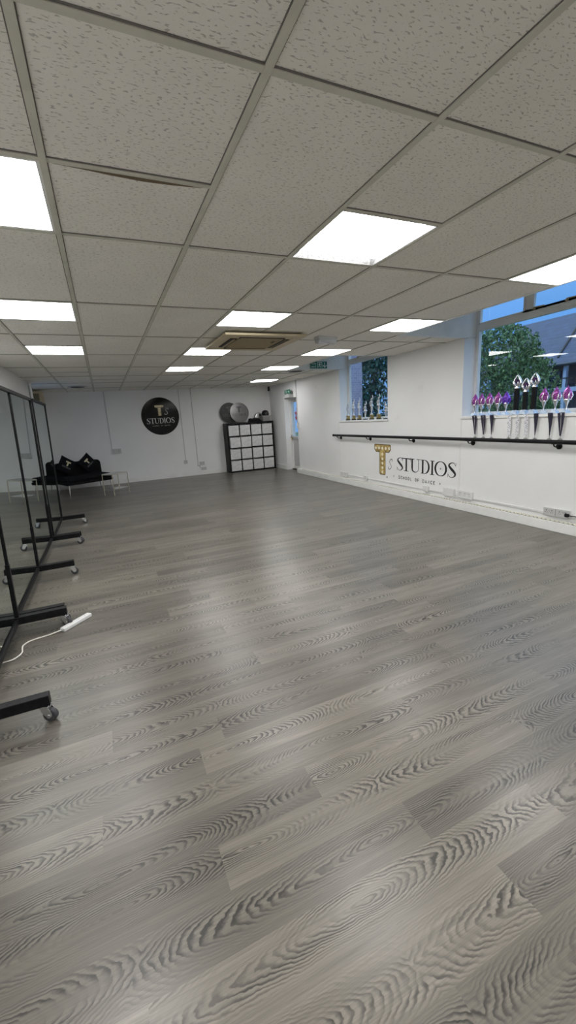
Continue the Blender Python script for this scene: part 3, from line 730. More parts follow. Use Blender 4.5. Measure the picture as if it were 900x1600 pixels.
# far wall: conduits ending in outlets
FW = (0,0,0)
def conduit(name, label, x, z0, z1, y=FY, w=.018):
    b = MB(); b.box((-w/2,-.012,z0),(w/2,0,z1)); o = b.build(name, M['conduit'], None, loc=(x, y, 0)); return tag(o, label, 'conduit', 'thin conduits on the far wall')
conduit('wall_conduit', 'thin vertical conduit on the far wall above the sofa side socket', .155, .925, CZ-.003)
conduit('wall_conduit', 'thin vertical conduit right beside the round black wall sign', 2.035, .465, CZ-.003)
conduit('wall_conduit', 'thin vertical conduit nearest the cube shelving on the far wall', 2.37, .30, CZ-.003)
socket('wall_socket', 'pale wide outlet on the far wall right of the sofa', (.255, FY, .862), FW, .24, .125, 'double', m_=M['pvc_g'])
socket('wall_socket', 'small square outlet under the conduit beside the round sign', (2.03, FY, .41), FW, .09, .10, 'single', m_=M['pvc_g'])
socket('wall_socket', 'upper outlet of the pair below the conduit nearest the cube shelving', (2.485, FY, .325), FW, .135, .10, 'double', m_=M['pvc_g'])
socket('wall_socket', 'lower outlet of the pair just above the far skirting', (2.52, FY, .175), FW, .14, .085, 'double', m_=M['pvc_g'])
b = MB(); b.box((-.05,-.014,-.05),(.03,.003,-.02)); b.box((-.05,-.014,-.02),(-.03,.003,.02)); b.box((.01,-.014,-.11),(.03,.003,-.05)); tag(b.build('cable_cover', M['pvc_g'], None, loc=(2.40, FY, .30)), 'small kinked cable cover left of the stacked outlets', 'cable cover')
# right wall end: conduit, switch, red cloth
b = MB(); b.box((-.018,-.012,1.32),(0,.012,CZ-.003)); tag(b.build('wall_conduit', M['conduit'], None, loc=(WX, 9.93, 0)), 'dark vertical conduit at the wall end beside the glazed door', 'conduit')
t = thing('wall_switch', 'small pale switch box at the wall end beside the glazed door', 'switch', (WX, 9.89, 1.25), RW)
b = MB(); b.box((-.045,-.035,-.07),(.045,0,.07)); b.build('back_box', M['pvc'], t, bevel=.004)
b = MB(); b.box((-.018,-.040,-.05),(.018,-.035,-.005)); b.build('rocker', M['pvc_g'], t)
b = MB()
n = 8; vs = []
for i in range(n+1):
    for j in range(5):
        vs.append((.01*math.sin(i*1.3+j), (j-2)*.022*(1-.3*i/n)+.004*math.sin(i), -.22*i/n))
b.add(vs, [(i*5+j, i*5+j+1, (i+1)*5+j+1, (i+1)*5+j) for i in range(n) for j in range(4)], True); b.tube([(0,0,0),(.01,.0,.10),(.075,.0,.12)], .004, 6)
tag(b.build('hanging_cloth', M['redcloth'], None, loc=(4.785, 10.165, 1.60)), 'small red cloth hanging in front of the door glass', 'cloth')
b = MB(); b.box((-.045,-.05,-.10),(0,0,0)); b.lathe([(.03,-.13),(.035,-.10)], 12, Matrix.Translation((-.03,-.03,0))); tag(b.build('motion_sensor', M['rubber'], None, loc=(WX, FY, CZ+.003)), 'tiny dark sensor in the far ceiling corner above the shelving', 'sensor')
# left recess: white pipe and cream box
t = thing('pipe', 'white vertical pipe at the end of the left wall', 'pipe', (-1.122, 9.262, 0))
b = MB(); b.tube([(0,0,0),(0,0,CZ-.004)], .022, 12); b.build('tube', M['white'], t); b = MB(); b.tube([(0,0,CZ-.06),(0,0,CZ-.005)], .034, 12); b.build('collar', M['white'], t)
t = thing('wall_cabinet', 'cream wall box with olive door, high up behind the left pipe', 'cabinet', (XL, 10.75, 2.10))
b = MB(); b.box((0,0,0),(.23,.5,.25)); b.build('case', M['cream'], t, bevel=.008)
b = MB(); b.box((.07,-.012,.05),(.185,0,.20)); b.build('door', mat('olive panel', (.16,.14,.08), 0.5), t)
b = MB(); b.box((.12,-.05,-.055),(.24,.4,-.02)); b.build('tray', M['white'], t)

# ------------------------------------------------------------------ cube shelving with fabric boxes
SX0, SX1, SH, SD = 3.195, 4.615, 1.40, .385
SY = FY-.022-SD
t = thing('cube_shelving', 'black four by four cube shelving unit against the far wall', 'shelf', ((SX0+SX1)/2, SY+SD/2, 0))
w2_, d2 = (SX1-SX0)/2, SD/2; fo, fi = .045, .022
for a, b_ in ((-w2_, -w2_+fo), (w2_-fo, w2_)): b = MB(); b.box((a,-d2,0),(b_,d2,SH)); b.build('side_panel', M['black'], t, bevel=.002)
for a, b_ in ((0, fo), (SH-fo, SH)): b = MB(); b.box((-w2_+fo,-d2,a),(w2_-fo,d2,b_)); b.build('top_panel' if a else 'bottom_panel', M['black'], t, bevel=.002)
cw = (2*w2_-2*fo-3*fi)/4; chh = (SH-2*fo-3*fi)/4
for k in range(3):
    x = -w2_+fo+cw*(k+1)+fi*k; b = MB(); b.box((x,-d2,fo),(x+fi,d2,SH-fo)); b.build('divider', M['black'], t)
    z = fo+chh*(k+1)+fi*k
    for c in range(4):
        xx = -w2_+fo+(cw+fi)*c; b = MB(); b.box((xx,-d2,z),(xx+cw,d2,z+fi)); b.build('shelf_board', M['black'], t)
def fabric_box(seed):
    rnd = random.Random(seed); w, h, d = cw-.016, chh-.016, .34; n = 8; vs = []; b = MB()
    for i in range(n+1):
        for j in range(n+1):
            a, c = i/n, j/n; bow = .012*math.sin(PI*a)*math.sin(PI*c)
            sag = (.010*math.sin(PI*a)*rnd.uniform(.6,1.4)) if j == n else 0
            vs.append(((a-.5)*w, -bow+rnd.uniform(-.003,.003), c*h-sag))
    b.add(vs, [(i*(n+1)+j, (i+1)*(n+1)+j, (i+1)*(n+1)+j+1, i*(n+1)+j+1) for i in range(n) for j in range(n)], True)
    for q in ([(-.5*w,0,0),(-.5*w,d,0),(-.5*w,d,h),(-.5*w,0,h)], [(.5*w,0,0),(.5*w,0,h),(.5*w,d,h),(.5*w,d,0)], [(-.5*w,d,0),(.5*w,d,0),(.5*w,d,h),(-.5*w,d,h)], [(-.5*w,0,0),(.5*w,0,0),(.5*w,d,0),(-.5*w,d,0)], [(-.5*w,.004,h-.03),(-.5*w,d,h-.03),(.5*w,d,h-.03),(.5*w,.004,h-.03)]):
        b.add(q, [(0,1,2,3)])
    return b
ROW = ['top', 'second', 'third', 'bottom']; CLM = ['leftmost', 'second', 'third', 'rightmost']
protos = [fabric_box(s_).build('storage_box', M['fabric_box']) for s_ in range(4)]
tabs = MB(); tabs.box((-.035,-.014,.0),(.035,-.010,.014)); 
used = set()
for rrow in range(4):
    for c in range(4):
        x = (SX0+SX1)/2 - w2_+fo+(cw+fi)*c+cw/2; z = fo+(chh+fi)*(3-rrow)+.001; y = SY-.004; rot = (0,0,0)
        i = (rrow*3+c) % 4
        extra = ''
        if rrow == 1 and c == 0: y -= .055; x += .006; extra = ' pulled forward'
        if rrow == 1 and c == 1: y -= .035; x -= .004; extra = ' pulled slightly out'
        if rrow == 1 and c == 2: rot = (0, .025, 0); z += .004; x -= .003; extra = ' tilted'
        lab = f'pale storage box{extra}, {ROW[rrow]} row and {CLM[c]} column of the cube shelving'
        if i not in used: o = protos[i]; used.add(i); o.location = (x,y,z); o.rotation_euler = rot
        else: o = dup(protos[i], None, (x,y,z), rot)
        tag(o, lab, 'storage box', 'fabric boxes in the cube shelving')
# things on top of the shelving
lean = -.10
r_ = round_sign('round_sign', 'dark round disc leaning behind the silver disc on the shelving', (3.42, FY-.055, SH+.292), (lean,0,.0), .29, mat('dark disc', (.010,.0098,.0098), .35, spec=.25), mat('faint print', (.07,.068,.066), .4), None, None, None)
r_ = round_sign('round_sign', 'silver grey round disc with dark print leaning on the shelving', (3.70, FY-.105, SH+.287), (-.13,0,.0), .285, mat('silver disc', (.16,.155,.155), .28, .4), mat('dark print', (.05,.05,.05), .5), None, None, None)
t = thing('storage_bin', 'grey box bin at the right end of the shelving top', 'box', (4.45, SY+.165, SH))
b = MB(); b.box((-.12,-.105,0),(.12,.105,.155)); b.build('bin_body', mat('grey card', (.24,.235,.23), .7), t, bevel=.006); b = MB(); b.box((-.125,-.11,.13),(.125,.11,.16)); b.build('rim', mat('grey card rim', (.30,.295,.29), .7), t, bevel=.004)
t = thing('speaker_dome', 'black round dome fan resting on the grey bin', 'fan', (4.45, SY+.165, SH+.161))
b = MB(); b.lathe([(.085,0),(.105,.02),(.108,.05),(.10,.09),(.075,.135),(.03,.153),(0,.155)], 24); b.build('dome', M['blackmatt'], t); b = MB(); b.lathe([(.05,.0),(.055,.006),(.04,.012),(0,.012)], 16, Matrix.Translation((.0,-.100,.06)) @ Matrix.Rotation(PI/2,4,'X')); b.build('hub', M['rubber'], t)
t.name = 'round_fan'
t = thing('round_tin', 'silver round tin standing on edge behind the grey bin', 'tin', (4.29, SY+.352, SH+.135))
R90 = Matrix.Rotation(PI/2, 4, 'X'); b = MB(); b.lathe([(.13,0),(.133,.004),(.133,.035),(.13,.04)], 28, R90); b.build('drum', M['tin'], t); b = MB(); b.lathe([(.10,.04),(.08,.046),(0,.046)], 28, R90); b.build('lid', M['silver'], t)
b = MB(); rnd = random.Random(2); n = 14
for k in range(9):
    a = rnd.uniform(-.13,.13); b.ball((a, rnd.uniform(-.06,.06), .045+.03*rnd.random()), .05, 10, (1.4,1.0,.85))
b.box((-.19,-.07,0),(.19,.07,.035)); tag(b.build('black_bag', M['blackmatt'], None, loc=(4.09, SY+.14, SH)), 'black crumpled bag lying on the shelving between disc and bin', 'bag')

# ------------------------------------------------------------------ small black sofa, cushions and glass table
ang = math.radians(25); SO = Vector((-.87, 10.44, 0)); us = Vector((math.cos(ang), math.sin(ang), 0)); ns = Vector((-math.sin(ang), math.cos(ang), 0))
t = thing('sofa', 'small black velvet sofa on slim metal legs in the far left corner', 'sofa', SO, (0,0,ang))
def rounded(b, x0, x1, y0, y1, z0, z1, r_=.05, n=5, axis='y'):
    """slab with rounded upper corners in the xz plane"""
    P_ = [(x0,z0),(x1,z0)]
    for k in range(n+1): a = PI/2*k/n; P_.append((x1-r_+r_*math.cos(a), z1-r_+r_*math.sin(a)))
    for k in range(n+1): a = PI/2+PI/2*k/n; P_.append((x0+r_+r_*math.cos(a), z1-r_+r_*math.sin(a)))
    b.prism(P_, y1-y0, Matrix(((1,0,0,0),(0,0,-1,y1),(0,1,0,0),(0,0,0,1))))
S0, S1 = -.06, 1.02
b = MB(); b.box((S0,-.05,.245),(S1,.64,.315)); b.build('seat_base', M['velvet'], t, bevel=.02)
b = MB(); b.box((S0+.005,-.055,.317),(S1-.005,.50,.415)); b.build('seat_cushion', M['velvet'], t, bevel=.035)
b = MB(); rounded(b, S0, S1, .50, .64, .317, .73, .09); b.build('backrest', M['velvet'], t, bevel=.025)
for x, y in ((.0,.0),(.96,.0),(.0,.58),(.96,.58)):
    b = MB(); sx = -.02 if x < .5 else .02; b.tube([(x,y,.246),(x+sx,y+(-.01 if y < .3 else .01),0)], [.016,.010], 10); b.build('leg', M['silver'] if y < .3 else M['chrome'], t)
def cushion(label, s_, d_, z, rl, lean_):
    o = thing('cushion', label, 'cushion', SO+us*s_+ns*d_+Vector((0,0,z)), (0,0,0), 'black cushions on the sofa')
    o.rotation_euler = (Matrix.Rotation(ang,4,'Z') @ Matrix.Rotation(lean_,4,'X') @ Matrix.Rotation(rl,4,'Y')).to_euler()
    n = 12; b = MB(); S_ = .36
    for sg in (-1,1):
        vs = []
        for i in range(n+1):
            for j in range(n+1):
                a, c = 2*i/n-1, 2*j/n-1; th = .055*((1-a*a)*(1-c*c))**.45
                pin = 1-.06*(1-abs(a*c)); vs.append((a*S_/2*(1-.05*(1-c*c)), sg*th, c*S_/2*(1-.05*(1-a*a))))
        fs = [(i*(n+1)+j, (i+1)*(n+1)+j, (i+1)*(n+1)+j+1, i*(n+1)+j+1) for i in range(n) for j in range(n)]
        b.add(vs, fs if sg < 0 else [q[::-1] for q in fs], True)
    b.build('cover', M['velvet'], o)
    T_ = lambda x, y, l=0: (x, -.061+.12*(x*x+y*y), y)
    q = MB(); stroke(q, [(-.055,.075),(.055,.075)], .035, T_); stroke(q, [(0,.075),(0,-.02)], .032, T_); q.build('gold_emblem', mat('pale gold print', (.50,.44,.28), .5), o)
    q = MB()
    for ch, xa, wd in [('S',-.10,.025),('T',-.075,.03),('U',-.045,.03),('D',-.012,.03),('I',.02,.012),('O',.035,.035),('S',.072,.025)]: serif(q, ch, (lambda x, y, xa=xa: T_(xa+x*.036, -.075+y*.036)), wd/.036)
    q.build('lettering', mat('dim print', (.16,.16,.15), .6), o)
cushion('black cushion with gilt T on the sofa, left of the two', .16, .39, .675, math.radians(35), math.radians(-10))
cushion('black cushion with gilt T on the sofa, right of the two, tilted the other way', .65, .385, .680, math.radians(-38), math.radians(-10))
# side table: narrow gilt frame, glass top, lower shelf
P0 = Vector((.045, 9.71, 0)); P1 = Vector((.37, 10.0, 0)); P3 = Vector((-.155, 9.93, 0)); P2 = P1+P3-P0
t = thing('side_table', 'small glass topped side table with thin metal frame right of the sofa', 'table', (P0+P2)/2)
C_ = (P0+P2)/2; q4 = [p-C_ for p in (P0,P1,P2,P3)]
for p in q4: b = MB(); b.bar(p, p+Vector((0,0,.472)), .015, .015, (1,0,0)); b.build('leg', mat('dull brass', (.40,.36,.28), .35, .8), t)
b = MB()
for i in range(4): b.bar(q4[i]+Vector((0,0,.470)), q4[(i+1)%4]+Vector((0,0,.470)), .015, .018)
b.build('top_frame', mat('pale brass', (.55,.52,.43), .35, .6), t)
b = MB(); b.prism([(p.x*.98,p.y*.98) for p in q4], .006, Matrix.Translation((0,0,.479))); b.build('glass_top', mat('smoky glass', (.35,.36,.35), .08), t)
b = MB(); b.prism([(p.x*.97,p.y*.97) for p in q4], .010, Matrix.Translation((0,0,.13))); b.build('lower_shelf', mat('mirror shelf', (.55,.55,.52), .15, .6), t)

# ------------------------------------------------------------------ wheeled mirrors
ZB, ZT = .155, 1.865
def mx(z): return -.795+(z-ZB)*(.053/(ZT-ZB))
def caster():
    b = MB()
    b.box((-.026,-.024,.088),(.026,.024,.093)); b.lathe([(.020,.074),(.020,.088)], 14)
    for s_ in (-1,1):
        o = [(-.020,.084),(.022,.084),(.040,.046),(.036,.030),(.024,.022),(.010,.028),(-.012,.060)]
        M_ = Matrix(((1,0,0,0),(0,0,1,s_*.0185-.0012),(0,1,0,0),(0,0,0,1))); b.prism(o[::-1], .0024, M_)
    b.box((-.020,-.0185,.078),(.030,.0185,.0835)); b.tube([(.020,-.022,.032),(.020,.022,.032)], .010, 10)
    return b
def mirror_unit(label, feet, panels, dx=0):
    y0, y1 = feet[0], feet[-1]
    t = thing('mirror_stand', label, 'mirror', (-.79+dx, (y0+y1)/2, 0), group='tall wheeled dance mirrors')
    O = Vector((.79, -(y0+y1)/2, 0)); L_ = lambda x, y, z: Vector((x, y, z))+O
    b = MB()
    b.bar(L_(mx(ZT), y0-.0, ZT), L_(mx(ZT), y1+.0, ZT), .028, .028)
    b.build('top_rail', M['black'], t)
    b = MB(); b.bar(L_(-.797, y0, .128), L_(-.797, y1, .128), .028, .028); b.build('bottom_rail', M['black'], t)
    for k, y in enumerate(feet):
        b = MB(); b.bar(L_(mx(.50), y, .50), L_(mx(ZT), y, ZT), .016, .018, (0,1,0)); b.build('upright', M['black'], t)
        b = MB(); b.bar(L_(mx(.155)-.002, y, .155), L_(mx(.56)-.002, y, .56), .027, .028, (0,1,0)); b.build('upright_sleeve', M['black'], t)
        b = MB(); b.box(L_(-1.125, y-.026, .097), L_(-.47, y+.026, .155)); fb = b.build('foot_bar', M['black'], t, bevel=.003)
        for x in (-1.095, -.50):
            c = caster(); a = random.uniform(-.5,.5)
            o = c.build('caster', M['chrome'], fb); o.location = L_(x, y, .004); o.rotation_euler = (0,0,a)
            R = Matrix.Translation(L_(x,y,.004)) @ Matrix.Rotation(a,4,'Z')
            w_ = MB(); w_.lathe([(.022,-.014),(.032,-.014),(.0355,-.010),(.036,0),(.0355,.010),(.032,.014),(.022,.014)], 24, R @ Matrix.Translation((.022,0,.032)) @ Matrix.Rotation(PI/2,4,'X')); w_.build('wheel', M['rubber'], fb)
    for a, c in panels:
        b = MB(); zz0, zz1 = .17, ZT-.014
        for z in (zz0, zz1): pass
        xa, xb = mx(zz0)-.002, mx(zz1)-.002
        b.add([L_(xa,a,zz0),L_(xa,c,zz0),L_(xb,c,zz1),L_(xb,a,zz1),L_(xa-.006,a,zz0),L_(xa-.006,c,zz0),L_(xb-.006,c,zz1),L_(xb-.006,a,zz1)], [(0,1,2,3),(7,6,5,4),(0,4,5,1),(1,5,6,2),(2,6,7,3),(3,7,4,0)])
        b.build('mirror_panel', M['mirror'], t)
mirror_unit('black framed wheeled mirror nearest the camera, cut by the left photo edge', (2.235, 3.385), [(2.255, 3.37)], .018)
mirror_unit('wide black framed wheeled mirror, middle one of the row', (3.455, 4.65, 5.90), [(3.475,4.635),(4.665,5.885)])
mirror_unit('black framed wheeled mirror at the far end, nearest the sofa', (5.965, 7.21), [(5.985,7.195)], .012)

# ------------------------------------------------------------------ extension lead on the floor
a_ = math.atan2(.70,.71)
t = thing('power_strip', 'white multiway power strip with pale cable on the floor by the mirrors', 'power strip', (-.402, 3.377, 0), (0,0,a_))
b = MB(); b.box((-.13,-.024,0),(.13,.024,.029)); b.build('strip_body', M['pvc'], t, bevel=.006)
for k in range(4):
    b = MB(); x = -.09+.055*k
    b.box((x-.003,-.012,.0292),(x+.003,-.004,.0298)); b.box((x-.010,.004,.0292),(x-.004,.007,.0298)); b.box((x+.004,.004,.0292),(x+.010,.007,.0298)); b.build('pin_holes', M['pvc_g'], t)
pts = [(-.50,3.285),(-.59,3.267),(-.658,3.255),(-.708,3.234),(-.736,3.19),(-.733,3.134),(-.727,3.094),(-.739,3.047),(-.777,3.009),(-.843,3.005),(-.93,3.02),(-1.05,3.0)]
Ri = Matrix.Rotation(-a_,3,'Z'); pl = [Ri @ (Vector((x,y,.006 if i else .016))-Vector((-.402,3.377,0))) for i,(x,y) in enumerate(pts)]
b = MB(); b.tube(spl([tuple(p) for p in pl], 6), .0052, 8); b.build('cable', M['cable_w'], t)

# ------------------------------------------------------------------ trophies in the large window
def flame(b, r_, h, z0, n=7, tw=.32):
    pr = [(0,.0),(.35,.06),(.72,.18),(1.0,.36),(.92,.50),(.66,.66),(.38,.82),(.14,.94),(0,1.0)]
    b.lathe([(max(p*r_,1e-6),z0+q*h) for p,q in pr], n, None, 0, False, tw)
def star_trophy(label, loc, m_, hgt=.30, rz=0):
    t = thing('crystal_trophy', label, 'trophy', loc, (0,0,rz), 'purple topped trophies in the large window')
    b = MB(); P_ = [(-.05,-.035),(.05,-.035),(.05,.035),(-.05,.035)]
    b.add([(-.05,-.035,0),(.05,-.035,0),(.05,.035,0),(-.05,.035,0),(-.035,-.02,.045),(.028,-.02,.028),(.028,.02,.028),(-.035,.02,.045)], [(3,2,1,0),(4,5,6,7),(0,1,5,4),(1,2,6,5),(2,3,7,6),(3,0,4,7)]); b.build('base', M['marble'], t, bevel=.004)
    b = MB(); b.lathe([(.014,.03),(.010,.05),(.010,.075),(.016,.10),(.028,.13),(.034,.15),(.030,.155),(0,.156)], 14); b.build('stem', M['silver'], t)
    b = MB(); flame(b, .052, hgt-.125, .125); b.build('crystal', m_, t)
    b = MB()
    for k in range(5):
        a = 2*PI*k/5+.3; b.tube([(.034*math.cos(a),.034*math.sin(a),.14),(.050*math.cos(a),.050*math.sin(a),.19),(.040*math.cos(a+.3),.040*math.sin(a+.3),.235)], [.006,.009,.002], 6)
    b.build('leaf_holder', M['silver'] if m_ is M['purple'] else m_, t)
    return t
zs = W1[2]+.0035; xs = 4.815
first = star_trophy('purple topped trophy first from the left in the large window', (xs, 4.325, zs), M['purple'])
for y, lab in ((4.215,'purple topped trophy second from the left in the large window'), (4.085,'purple topped trophy third from the left in the large window'), (3.955,'purple topped trophy fourth from the left, beside the violet one'),
               (3.325,'purple topped trophy just right of the tall silver trophies'), (3.185,'purple topped trophy second from the right in the large window'), (3.057,'purple topped trophy farthest right in the large window')):
    dup(first, None, (xs, y, zs), (0,0,random.uniform(-.5,.5)), lab)
star_trophy('violet trophy standing alone left of the tall silver trophies', (xs, 3.832, zs), M['violet'], .298)
def tall_trophy(label, loc, h):
    t = thing('column_trophy', label, 'trophy', loc, (0,0,0), 'tall silver topped trophies in the large window')
    b = MB(); b.add([(-.055,-.045,0),(.05,-.045,0),(.05,.045,0),(-.055,.045,0),(-.03,-.03,.055),(.03,-.03,.045),(.03,.03,.045),(-.03,.03,.055)], [(3,2,1,0),(4,5,6,7),(0,1,5,4),(1,2,6,5),(2,3,7,6),(3,0,4,7)]); b.build('base', M['marble'], t, bevel=.004)
    zc = h-.165; b = MB(); b.lathe([(.032,.046),(.030,.06),(.030,zc)], 6, None, 0, False); b.build('column', M['blackmatt'], t)
    b = MB(); b.lathe([(.030,zc),(.034,zc+.012),(.022,zc+.024),(.026,zc+.036)], 12)
    for s_ in (-1,1):
        b.tube(spl([(0,s_*.014,zc+.03),(0,s_*.046,zc+.065),(0,s_*.040,zc+.10),(0,s_*.018,zc+.14),(0,s_*.0,zc+.166)], 5), [.016,.0165,.017,.017,.017,.017,.017,.016,.016,.015,.015,.014,.014,.013,.012,.011,.010,.008,.006,.004,.002], 8)
    for k in range(4):
        a = PI/4+k*PI/2; b.tube([(.01*math.cos(a),.01*math.sin(a),zc+.03),(.034*math.cos(a),.034*math.sin(a),zc+.055),(.030*math.cos(a),.030*math.sin(a),zc+.085)], [.008,.010,.002], 6)
    b.build('figure_cup', M['silver'], t)
    b = MB(); b.ball((0,0,zc+.085), .026, 8, (1,1,1.25)); b.build('dark_crystal', mat('dark amethyst', (.06,.02,.09), .1, .3), t)
    return t
tall_trophy('tall silver trophy on a black column, left of the three', (xs, 3.688, zs), .480)
tall_trophy('shorter silver trophy on a black column, middle of the three', (xs, 3.568, zs), .430)
tall_trophy('tall silver trophy on a black column, right of the three', (xs, 3.455, zs), .478)
# medals hanging over the sill
def medal(label, y, ytop, white, wide, group):
    zt = W1[2]; xf = WX-.022-.004
    t = thing('medal', label, 'medal', (xf, y, zt), (0,0,0), group)
    b = MB(); n = 2
    def strap(oy, w0, w1, off):
        path = [(.075,(ytop-y)+oy*.3,.012),(.03,(ytop-y)*.6+oy*.6,.0085),(.003,oy*.9+(ytop-y)*.35,.0065),(-.001,oy*.85+(ytop-y)*.25,-.02),(-.0015,oy*.6+(ytop-y)*.1,-.12),(-.002+off,oy*.15,-.245)]
        ws = [w0,w0,w0,w0,(w0+w1)/2+.002,w1]; vs = []
        for (x,yy,z),w in zip(path,ws): vs += [(x-off,yy-w/2,z),(x-off,yy+w/2,z)]
        b.add(vs, [(2*i,2*i+1,2*i+3,2*i+2) for i in range(len(path)-1)], True)
    if white: strap(0,.045,.036,0)
    elif wide: strap(-.012,.060,.008,0)
    else: strap(.024,.034,.008,.0); strap(-.028,.036,.010,.002)
    b.build('ribbon', M['ribbon_w'] if white else M['ribbon'], t)
    b = MB(); b.lathe([(.032,0),(.034,.002),(.034,.004),(.032,.006)], 24, Matrix.Translation((.006,0,-.305)) @ Matrix.Rotation(-PI/2,4,'Y')); b.build('disc', M['tin'], t)
    b = MB(); b.bar((.003,0,-.245),(.003,0,-.272),.006,.003,(1,0,0)); b.build('clip', M['silver'], t)
G1, G2, G3 = 'medals on dark ribbons, left', 'medals on white ribbons', 'medals on dark ribbons, right'
medal('medal on a dark forked ribbon, leftmost of all under the large window', 4.195, 4.28, False, False, G1)
medal('medal on a dark forked ribbon, second from the left under the large window', 4.055, 4.13, False, False, G1)
medal('medal on a dark ribbon, third from left, just left of white ribbons', 3.930, 4.00, False, True, G1)
medal('medal on a white printed ribbon, left of the three white ones', 3.672, 3.70, True, True, G2)
medal('medal on a white printed ribbon, middle of the three white ones', 3.557, 3.58, True, True, G2)
medal('medal on a white printed ribbon, right of the three white ones', 3.440, 3.465, True, True, G2)
medal('medal on a broad dark ribbon just right of the white ribbons', 3.322, 3.37, False, True, G3)
medal('medal on a broad dark ribbon, second from the right', 3.145, 3.21, False, True, G3)
medal('medal on a dark forked ribbon, rightmost under the large window', 3.020, 3.065, False, False, G3)

# ------------------------------------------------------------------ dancer trophies in the small window
def dancer(label, loc, h, ped, pose, rz):
    t = thing('dancer_trophy', label, 'trophy', loc, (0,0,rz), 'silver dancer trophies in the small window')
    b = MB(); b.box((-.036,-.036,0),(.036,.036,.018)); b.build('base', M['blackmatt'], t, bevel=.003)
    z = .018
    if ped:
        b = MB(); b.box((-.029,-.029,z),(.029,.029,z+.075)); b.build('plinth', mat('gilt block', (.35,.24,.07), .35, .6), t, bevel=.003)
        b = MB(); b.box((-.0305,-.018,z+.018),(-.0292,.018,z+.058)); b.build('plate', M['silver'], t); z += .075
    b = MB(); s_ = h-z
    b.lathe([(.030,z),(.024,z+.012),(.012,z+.035),(.010,z+.05)], 12)
    q = lambda y, u_: (0, y*s_, z+u_*s_)
    d = pose
    b.tube(spl([q(0,.14), q(.012*d,.28), q(.0,.42), q(-.01*d,.52)], 4), [.013]*6+[.017]*4+[.020]*3, 8)
    b.tube(spl([q(-.03*d,.22), q(-.05*d,.32), q(-.03*d,.42), q(-.01*d,.50)], 4), [.010]*6+[.015]*7, 8)
    b.lathe([(.016,z+.46*s_),(.038,z+.43*s_),(.040,z+.45*s_),(.020,z+.54*s_)], 12, Matrix.Translation((0,-.008*d*s_,0)))
    b.tube(spl([q(-.01*d,.50), q(-.01*d,.58), q(-.0*d,.68), q(-.004*d,.74)], 4), [.020,.020,.020,.020,.021,.022,.023,.024,.024,.021,.016,.011,.010], 8)
    b.ball(q(-.01*d,.79), .021, 10, (1,1,1.15))
    b.tube(spl([q(.02*d,.70), q(-.06*d,.80), q(-.085*d,.90), q(-.05*d,1.0)], 4), [.011]*8+[.008]*5, 6)
    b.tube(spl([q(-.02*d,.70), q(.085*d,.66), q(.10*d,.55), q(.03*d,.50)], 4), [.011]*8+[.008]*5, 6)
    b.build('dancer_figure', M['tin2'], t)
for k, (y, top, ped, pose, lab) in enumerate([(7.64,1.70,1,1,'silver dancer trophy leftmost on the small window sill'), (7.42,1.76,1,1,'silver dancer trophy second from left on the small window sill'),
    (7.215,1.767,1,1,'silver dancer trophy third from left on the small window sill'), (7.0,1.69,0,1.1,'short silver dancer trophy without gilt plinth on the small window sill'),
    (6.785,1.79,1,1.2,'silver dancer trophy third from the right on the small window sill'), (6.56,1.80,1,1,'tallest silver dancer trophy second from the right on the small window sill'), (6.34,1.64,0,-.8,'dark based silver dancer trophy at the right edge of the small window')]):
    dancer(lab, (4.82, y, W2[2]+.0035), top-W2[2], ped, pose*1.2, 0)

# ------------------------------------------------------------------ outside
GZ = -.35
b = MB(); b.box((5.05, -8, GZ-.1), (60, 45, GZ)); tag(b.build('ground', M['ground']), 'dark grass outside the windows', 'ground'); bpy.data.objects['ground']['kind'] = 'structure'
def tree(label, loc, crown, n, leafm, seed, leaf=.10, th=1.2):
    rnd = random.Random(seed); t = thing('tree', label, 'tree', loc, (0,0,0), 'trees outside the windows')
    tr = MB(); cx, cy_, cz_ = crown[0][0]
    tr.tube(spl([(0,0,0),(.05,.03,th*.5),(0,.02,th),(cx*.5,cy_*.5,cz_)], 4), [.13]*5+[.10]*4+[.06]*4, 8)
    for k in range(5):
        a = rnd.uniform(0,2*PI); tr.tube([(0,.02,th*.8),(.5*math.cos(a),.5*math.sin(a),th+.5),(.9*math.cos(a),.9*math.sin(a),th+1.2)], [.05,.035,.015], 6)
    tr.build('trunk', M['bark'], t)
    lf = MB()
    for _ in range(n):
        c, R_ = rnd.choices(crown, [R__[0]*R__[1]*R__[2] for _, R__ in crown])[0]
        while True:
            p = Vector((rnd.uniform(-1,1), rnd.uniform(-1,1), rnd.uniform(-1,1)))
            if .25 < p.length < 1: break
        p = p.normalized()*(p.length**.45)
        o = Vector(c)+Vector((p.x*R_[0], p.y*R_[1], p.z*R_[2]))
        e = Euler((rnd.uniform(0,6.3),rnd.uniform(0,6.3),rnd.uniform(0,6.3))).to_matrix(); s_ = leaf*rnd.uniform(.6,1.3)
        lf.add([o+e@Vector(q) for q in ((-s_*.45,0,0),(0,-s_*.25,0),(s_*.55,0,.02),(0,s_*.25,0))], [(0,1,2,3)])
    lf.build('foliage', leafm, t)
tree('leafy green tree outside the large window', (9.6, 7.9, GZ), [((0,.1,2.2),(1.0,1.3,1.6)), ((0,-.8,1.9),(.7,.75,1.2)), ((.1,1.2,2.0),(.9,1.1,1.6)), ((0,.1,.8),(.9,1.7,.8)), ((0,-.1,3.15),(.6,.9,.65)), ((0,-1.0,1.2),(.6,.6,.8))], 20000, M['leaf'], 4, .10)
tree('dark dense tree filling the small window', (8.6, 12.3, GZ), [((0,0,2.2),(1.1,2.3,2.2)), ((.2,-.6,4.0),(1.0,1.6,.8)), ((0,1.2,3.0),(1.1,1.5,2.0)), ((0,0,.8),(1.0,2.4,1.0))], 15000, M['leaf_d'], 8, .15, 2.2)
